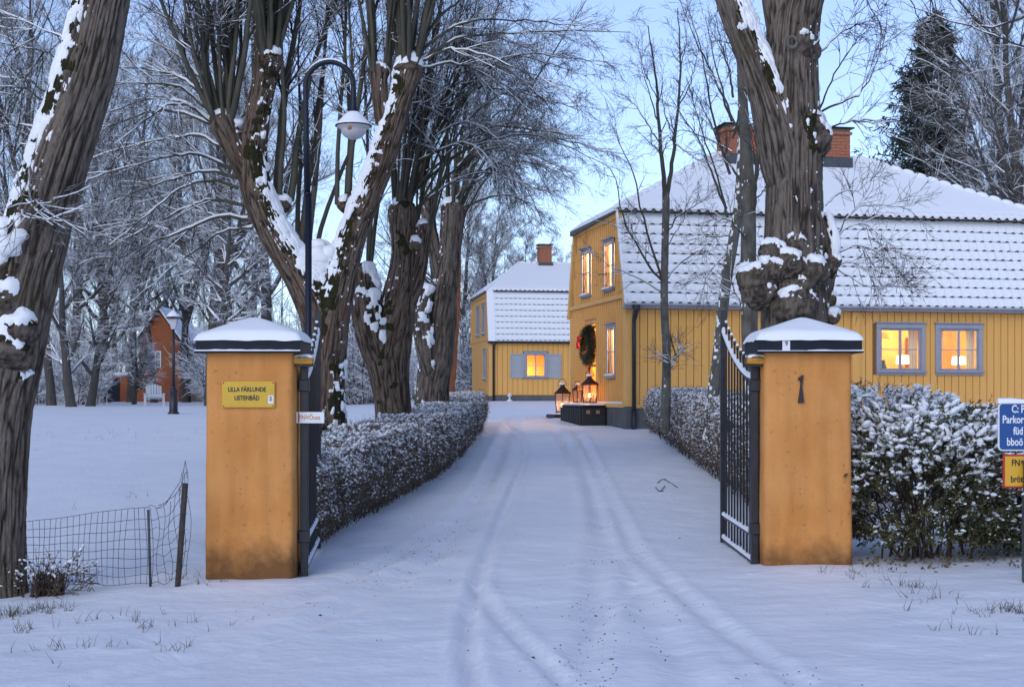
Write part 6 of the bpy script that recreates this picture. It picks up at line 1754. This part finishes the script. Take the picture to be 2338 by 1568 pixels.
# landing in front of the door and the stone step beside it
st = thing('door_step', 'dark ribbed landing with two amber reflectors below the wreath door', 'step', mh_pt(-.42, 2.75, 0), A_M)
ztop_ = 1.44
xa, xb, ya, yb = -.30, .36, -1.05, 1.15
mb = MB(); mb.bbox(xa+.03, xb, ya+.02, yb, .5, ztop_-.05, .02); mb.build('block', M['slate'], st)
mb = MB(); mb.bbox(xa-.02, xb, ya-.02, yb, ztop_-.049, ztop_, .012); mb.build('slab', M['slate'], st)
o = MB().bbox(-.045, .045, -.03, .03, 0, ztop_-.62, .012).build('rib', M['slate']); rib_me = o.data; bpy.data.objects.remove(o)
for k in range(12):
    r = link('rib', rib_me, st); r.location = (xa+.01, ya+.08+k*.19, .56)
    r.rotation_euler = (0, R_(6), R_(90))
for k in range(2):
    MB().bbox(-.05, .05, -.012, .004, -.045, .045, .004).build('reflector', M['amber'], st).location = (-.12+k*.26, ya+.012, ztop_-.18)
mb = MB(); g = np.linspace(0, 1, 20); U, W2 = np.meshgrid(g, g)
Zs = .05*np.clip(np.minimum(np.minimum(U, 1-U), np.minimum(W2, 1-W2))*14, 0, 1)**.5*(.6+.6*fbm(np.stack([U*4, W2*6, U*0], -1), 2))
mb.add(np.stack([xa-.01+U*(xb-xa), ya-.01+W2*(yb-ya), ztop_+.002+Zs], -1), grid_faces(20, 20, False), 0, True); mb.build('snow', M['snow_soft'], st)
zs2 = float(ground_at(1.42, 40.0))
s2 = thing('stone_slab', 'low dark stone slab in the snow under the left lantern', 'slab', (1.42, 40.0, 0), A_M)
MB().bbox(-.34, .40, -.50, .55, zs2-.2, zs2+.10, .03).build('block', M['slate'], s2)
mb = MB(); mb.add(np.stack([-.32+U*.70, -.48+W2*1.0, zs2+.102+Zs*.9], -1), grid_faces(20, 20, False), 0, True); mb.build('snow', M['snow_soft'], s2)

def lantern(label, loc, h, w, power, lit=True, k=6, ph=.52):
    t = thing('candle_lantern', label, 'lantern', loc, 0, 'candle lanterns at the door')
    ht = h*.60; r0, r1 = w*.44, w*.52
    MB().lathe([(0, .0), (r0*1.16, 0), (r0*1.16, .02), (r0*1.02, .035), (0, .036)], k=k, ph=ph, smooth=False).build('base', M['copper'], t)
    for i in range(k):
        a = ph+i*2*math.pi/k
        MB().tube([(r0*math.cos(a), r0*math.sin(a), .03), (r1*math.cos(a), r1*math.sin(a), ht)], .011, 5).build('post', M['copper'], t)
    for i in range(k):
        a, b = ph+i*2*math.pi/k, ph+(i+1)*2*math.pi/k; e = .96
        V = [(r0*e*math.cos(a), r0*e*math.sin(a), .035), (r0*e*math.cos(b), r0*e*math.sin(b), .035), (r1*e*math.cos(b), r1*e*math.sin(b), ht), (r1*e*math.cos(a), r1*e*math.sin(a), ht)]
        MB().add(V, [(0, 1, 2, 3)]).build('pane', M['lantern_glass'], t)
    MB().lathe([(r1*1.18, ht), (r1*1.18, ht+.02), (r1*.95, ht+.06), (r1*.52, ht+.17*h), (w*.16, ht+.235*h), (w*.15, ht+.28*h), (w*.24, ht+.285*h), (w*.22, ht+.31*h), (0, ht+.32*h)], k=k, ph=ph, smooth=False).build('roof', M['copper'], t)
    MB().lathe([(w*.24, ht+.29*h), (w*.23, ht+.33*h), (w*.12, ht+.355*h), (0, ht+.36*h)], k=12).build('snow', M['snow_soft'], t)
    rr = w*.24
    MB().tube([(rr*math.cos(a), 0, ht+.29*h+rr*1.15*math.sin(a)*1.3) for a in np.linspace(-.2, math.pi+.2, 16)], .008, 6).build('handle', M['copper'], t)
    c = MB(); c.cyl((0, 0, .036), (0, 0, .036+h*.16), w*.13, k=14); c.build('candle', M['candle'], t)
    if lit:
        MB().ball((0, 0, .036+h*.16+.045), .030, 8, 8, squash=(.8, .8, 1.7)).build('flame', M['flame'], t)
        point('candle_light', (0, 0, .036+h*.16+.07), power, (1, .48, .15), .035, t)
    return t
pz = mh_pt(-.42+.03, 2.75-.62, ztop_+.045)
lantern('tall copper lantern with burning candle on the dark landing', pz, .80, .44, 3.2)
lantern('copper lantern with big ring handle on the low stone step', (1.44, 39.95, zs2+.14), .90, .46, 2.6)
lantern('small snowy lantern half hidden behind the tall copper lantern', mh_pt(-.42, 3.35, ztop_+.045), .56, .28, 0, False)

# wreath on the door
wr = thing('door_wreath', 'thick fir wreath with a red bow hung on the house door', 'wreath', mh_pt(-.13, 3.28, 3.04), A_M)
rng = np.random.default_rng(91)
n = 3600; a = rng.uniform(0, 6.28, n); b = rng.uniform(0, 6.28, n); R1_, r1_ = .40, .12
c = np.stack([np.zeros(n), np.cos(a)*R1_, np.sin(a)*R1_], -1); rad_ = np.stack([np.zeros(n), np.cos(a), np.sin(a)], -1)
nn = rad_*np.cos(b)[:, None]+np.array([1., 0, 0])*np.sin(b)[:, None]
tang = np.stack([np.zeros(n), -np.sin(a), np.cos(a)], -1)
P = c+nn*(r1_*rng.uniform(.3, 1.0, n))[:, None]; D = nn*.8+tang*.8+rng.normal(0, .35, (n, 3))
mb = MB(); tubes(mb, grow(rng, P, D, rng.uniform(.06, .13, n), 2, 0, 0), taper(np.full(n, .008), np.full(n, .003), 2), 3, 0)
ri = MB().tube([(0, R1_*math.cos(x), R1_*math.sin(x)) for x in np.linspace(0, 6.283, 32)], .06, 8, cap=False); ri.build('ring', M['stem'], wr)
stuff(mb.build('needles', M['green'], wr))
bw = MB()
for sgn in (-1, 1): bw.ball((-.17, .36+sgn*.09, .22), .075, 10, 6, squash=(.5, 1.1, .8)); bw.tube([(-.19, .36, .2), (-.21, .36+sgn*.05, .08), (-.19, .36+sgn*.09, -.06)], [.02, .035, .03], 6)
bw.ball((-.19, .36, .21), .045, 8, 6); bw.build('bow', M['bow'], wr)

# lamps and things inside the lit room
def table_lamp(label, x, y, z, h=.5, r=.16):
    t = thing('table_lamp', label, 'lamp', mh_pt(x, y, z), 0, 'table lamps in the windows')
    MB().lathe([(.0, 0), (.09, 0), (.09, .02), (.03, .05), (.045, h*.25), (.02, h*.5), (.012, h*.62)], k=14).build('base', M['room_dark'], t)
    MB().lathe([(r, h*.5), (r*.86, h)], k=20).build('shade', M['shade'], t)
table_lamp('lit table lamp with pale shade in the left window', 7.62, .42, 2.312, .42, .17)
table_lamp('lit table lamp with wide pale shade in the right window', 9.22, .42, 2.312, .40, .18)
table_lamp('small lit lamp at the left side of the right window', 8.62, .55, 2.312, .46, .10)
tb = thing('window_table', 'long side table inside the lit windows', 'table', mh_pt(8.2, .6, 0), A_M)
MB().bbox(-1.7, 1.7, -.3, .3, 2.27, 2.31, .01).build('top', M['room_dark'], tb)
for sx in (-1.6, 1.6):
    for sy in (-.25, .25): MB().box(sx-.03, sx+.03, sy-.03, sy+.03, 1.76, 2.269).build('leg', M['room_dark'], tb)
pf = thing('wall_picture', 'dark framed picture on the wall inside the left window', 'picture', mh_pt(7.05, 2.57, 3.05), A_M)
MB().bbox(-.30, .30, -.03, .0, -.26, .26, .01).build('frame', M['room_dark'], pf); MB().box(-.20, .20, -.034, -.031, -.16, .16).build('canvas', M['iron'], pf)
bk = thing('tall_cabinet', 'tall brown cabinet standing inside the right window', 'cabinet', mh_pt(9.0, 2.3, 0), A_M)
MB().bbox(-.25, .3, -.2, .2, 1.76, 3.3, .02).build('body', M['room_dark'], bk); MB().box(-.2, .25, -.212, -.203, 1.9, 3.2).build('door', M['room'], bk)
vs = thing('dark_vase', 'dark squat vase on the table in the left window', 'vase', mh_pt(7.08, .45, 2.312))
MB().lathe([(0, 0), (.06, 0), (.11, .08), (.08, .18), (.06, .26), (.07, .30)], k=16).build('body', M['iron'], vs)
pn = thing('hanging_lamp', 'orange hanging lamp shade inside the left window', 'lamp', mh_pt(7.52, 1.3, 3.22))
MB().lathe([(.24, 0), (.20, .10), (.06, .16), (.01, .17)], k=20).build('shade', M['shade_orange'], pn); MB().cyl((0, 0, .17), (0, 0, .72), .008).build('cable', M['iron'], pn)
def curtain(lab, x, seed):
    t = thing('window_curtain', lab, 'curtain', mh_pt(x, .22, 0), A_M)
    u = np.linspace(-.11, .11, 22); zz = np.linspace(2.33, 3.55, 8)
    V = np.array([[(a*(1+.25*((z-2.33)/1.2)), .025*math.sin(a*90+seed), z) for a in u] for z in zz])
    MB().add(V, grid_faces(8, 22, False), 0, True).build('cloth', M['curtain'], t)
curtain('pale curtain at the right side of the left window', 7.80, 1)
curtain('pale curtain at the left side of the right window', 8.52, 2)
curtain('pale curtain at the right side of the right window', 9.44, 3)
for i, (x, lab) in enumerate([(7.35, 'small dark bowl on the table in the left window'), (8.86, 'small dark bowl on the table in the right window')]):
    b_ = thing('table_bowl', lab, 'bowl', mh_pt(x, .40, 2.312)); MB().lathe([(0, 0), (.04, 0), (.09, .05), (.085, .05), (.0, .012)], k=14).build('body', M['room_dark'], b_)

# small bell lamp by the downspout of the guest house and the white garden chair
bl_ = thing('garden_lamp', 'tiny white bell lamp on the ground by the guest house wall', 'lamp', ((1163-CX)/FPX*70.4, 70.4, float(ground_at(-.1, 70.4))))
MB().lathe([(.14, 0), (.15, .05), (.05, .10), (.04, .22), (.12, .26), (.09, .36), (.02, .42)], k=12).build('body', M['white_paint'], bl_)
YC = 63; cx_ = (352-CX)/FPX*YC
gc = thing('garden_chair', 'white slatted garden chair covered with snow at the lawn edge', 'chair', (cx_, YC, float(ground_at(cx_, YC))), .3)
for sx in (-.4, .4):
    for sy in (-.3, .3): MB().bbox(sx-.04, sx+.04, sy-.04, sy+.04, 0, .42 if sy < 0 else .5, .01).build('leg', M['white_paint'], gc)
    MB().bbox(sx-.07, sx+.07, -.38, .35, .52, .56, .01).build('armrest', M['white_paint'], gc)
    MB().bbox(sx-.035, sx+.035, -.34, -.26, .42, .52, .01).build('arm_post', M['white_paint'], gc)
for k in range(5):
    MB().bbox(-.36, .36, -.30+k*.125, -.20+k*.125, .36-k*.015, .39-k*.015, .008).build('seat_slat', M['white_paint'], gc)
for k in range(6):
    o = MB().bbox(-.05, .05, -.012, .012, 0, .72-.04*abs(k-2.5), .01).build('back_slat', M['white_paint'], gc); o.location = (-.30+k*.12, .30, .30); o.rotation_euler = (R_(-16), 0, (k-2.5)*.03)
mb = MB(); mb.bbox(-.36, .36, -.30, .26, .40, .50, .05); mb.build('snow', M['snow_soft'], gc)

# ================================================================== GROUND DETAIL
rng = np.random.default_rng(99)
def tufts(name, spots, seed, h=(.03, .12), nper=9, m='grass'):
    rng = np.random.default_rng(seed); P = []
    for x, y, r, n in spots:
        for i in range(n):
            cx, cy = x+rng.normal(0, r), y+rng.normal(0, r*.7)
            for q in range(rng.integers(3, nper)): P.append((cx+rng.normal(0, .018), cy+rng.normal(0, .018)))
    P = np.array(P); P = P[rng.uniform(0, 1, len(P)) < .55]; z = np.array([float(ground_at(a, b)) for a, b in P])
    d = rng.normal(0, .45, (len(P), 3)); d[:, 2] = 1
    q = grow(rng, np.c_[P, z-.01], d, rng.uniform(*h, len(P)), 4, .16, -.10)
    mb = MB(); tubes(mb, q, taper(rng.uniform(.0016, .0032, len(P)), np.full(len(P), .0008), 4), 3, 0)
    return stuff(mb.build(name, M[m]))
U = lambda px, py: unproj(px, py)
gs = []
for px, py, r, n in [(60,1400,.35,26),(30,1440,.25,14),(130,1390,.25,16),(170,1360,.15,8),(260,1415,.3,9),(330,1430,.3,6),(370,1480,.3,4),(90,1480,.3,8),(210,1470,.4,7),(430,1420,.3,5),(2020,1340,.25,8),(2100,1350,.2,6),(2160,1380,.3,9),(2260,1400,.25,16),(2310,1395,.15,8),(2180,1430,.3,5),(1960,1320,.2,10),(40,1520,.4,3),(420,1330,.12,7),(480,1345,.1,5),(100,1350,.2,16),(20,1405,.15,16)]:
    w = U(px, py); gs.append((w[0], w[1], r*.6, n))
tag(tufts('dry_grass', gs, 5), 'dry grass blades poking through the snow along the verge', 'grass')
tag(tufts('field_grass', [(*U(px, py), 1.2, 5) for px, py in [(130,990),(200,995),(250,1010),(300,990),(350,1005),(170,1000),(230,1150),(140,1170)]], 6, (.06, .2), 5), 'sparse grass tips poking through the snowy left lawn', 'grass')
# leaf litter under the bush and crumbs of dirt and bark in the wheel lanes
P = np.c_[rng.uniform(3.0, 5.6, 420), rng.uniform(12.2, 13.3, 420)]; P[:, 1] += .25*np.sin(P[:, 0]*5)
z = np.array([float(ground_at(*p)) for p in P]); mb = MB(); leaves(mb, np.c_[P, z+.008], np.full(len(P), .05), rng, 0, np.tile([[0, 0, .12]], (len(P), 1)))
o = tag(stuff(mb.build('fallen_leaves', M['brown_leaf'])), 'brown fallen leaves scattered on the snow under the evergreen bushes', 'leaves')
Ps = []
for w in TRW[3:8]:
    i = rng.integers(0, len(w)-1, 260); f = rng.uniform(0, 1, 260)[:, None]
    Ps.append(w[i]*(1-f)+w[i+1]*f+rng.normal(0, .15, (260, 2)))
Ps.append(np.c_[rng.uniform(-2.6, 3.2, 160), rng.uniform(8, 20, 160)])
i = rng.integers(0, 60, 160); Ps.append(np.c_[np.interp(rng.uniform(15, 30, 160), [15, 25.5, 31], [-1.9, -.85, -.7])+np.abs(rng.normal(.12, .12, 160)), rng.uniform(15, 30, 160)])
P = np.concatenate(Ps); P = P[fbm(np.c_[P*1.1, P[:, :1]*0], 2) > .51]
z = np.array([float(ground_at(*p)) for p in P]); mb = MB(); octa(mb, np.c_[P, z+.002], rng.uniform(.003, .0075, len(P))*np.where(rng.uniform(0, 1, len(P)) < .03, 2.0, 1), rng, 0, .5)
tag(stuff(mb.build('dirt_crumbs', M['litter'])), 'dark crumbs of grit and bark strewn along the wheel lanes', 'litter')
for lab, pts in [('thin forked twig lying on the snow near the right hedge', [(1500,1100),(1512,1092),(1528,1098),(1546,1112)]), ('small bent twig lying on the snow before the forked twig', [(1496,1112),(1506,1122),(1518,1108)])]:
    w = [U(*p) for p in pts]; b = (w[0][0], w[0][1], float(ground_at(*w[0])))
    t = thing('fallen_twig', lab, 'twig', b)
    q = [np.array((p[0], p[1], float(ground_at(*p))+.012))-b for p in w]; MB().tube(spline(np.array(q), 10), .006, 5).build('stick', M['twig'], t)
    MB().tube([q[1], q[1]+np.array([.05, -.10, .01])], .004, 4).build('side_twig', M['twig'], t)
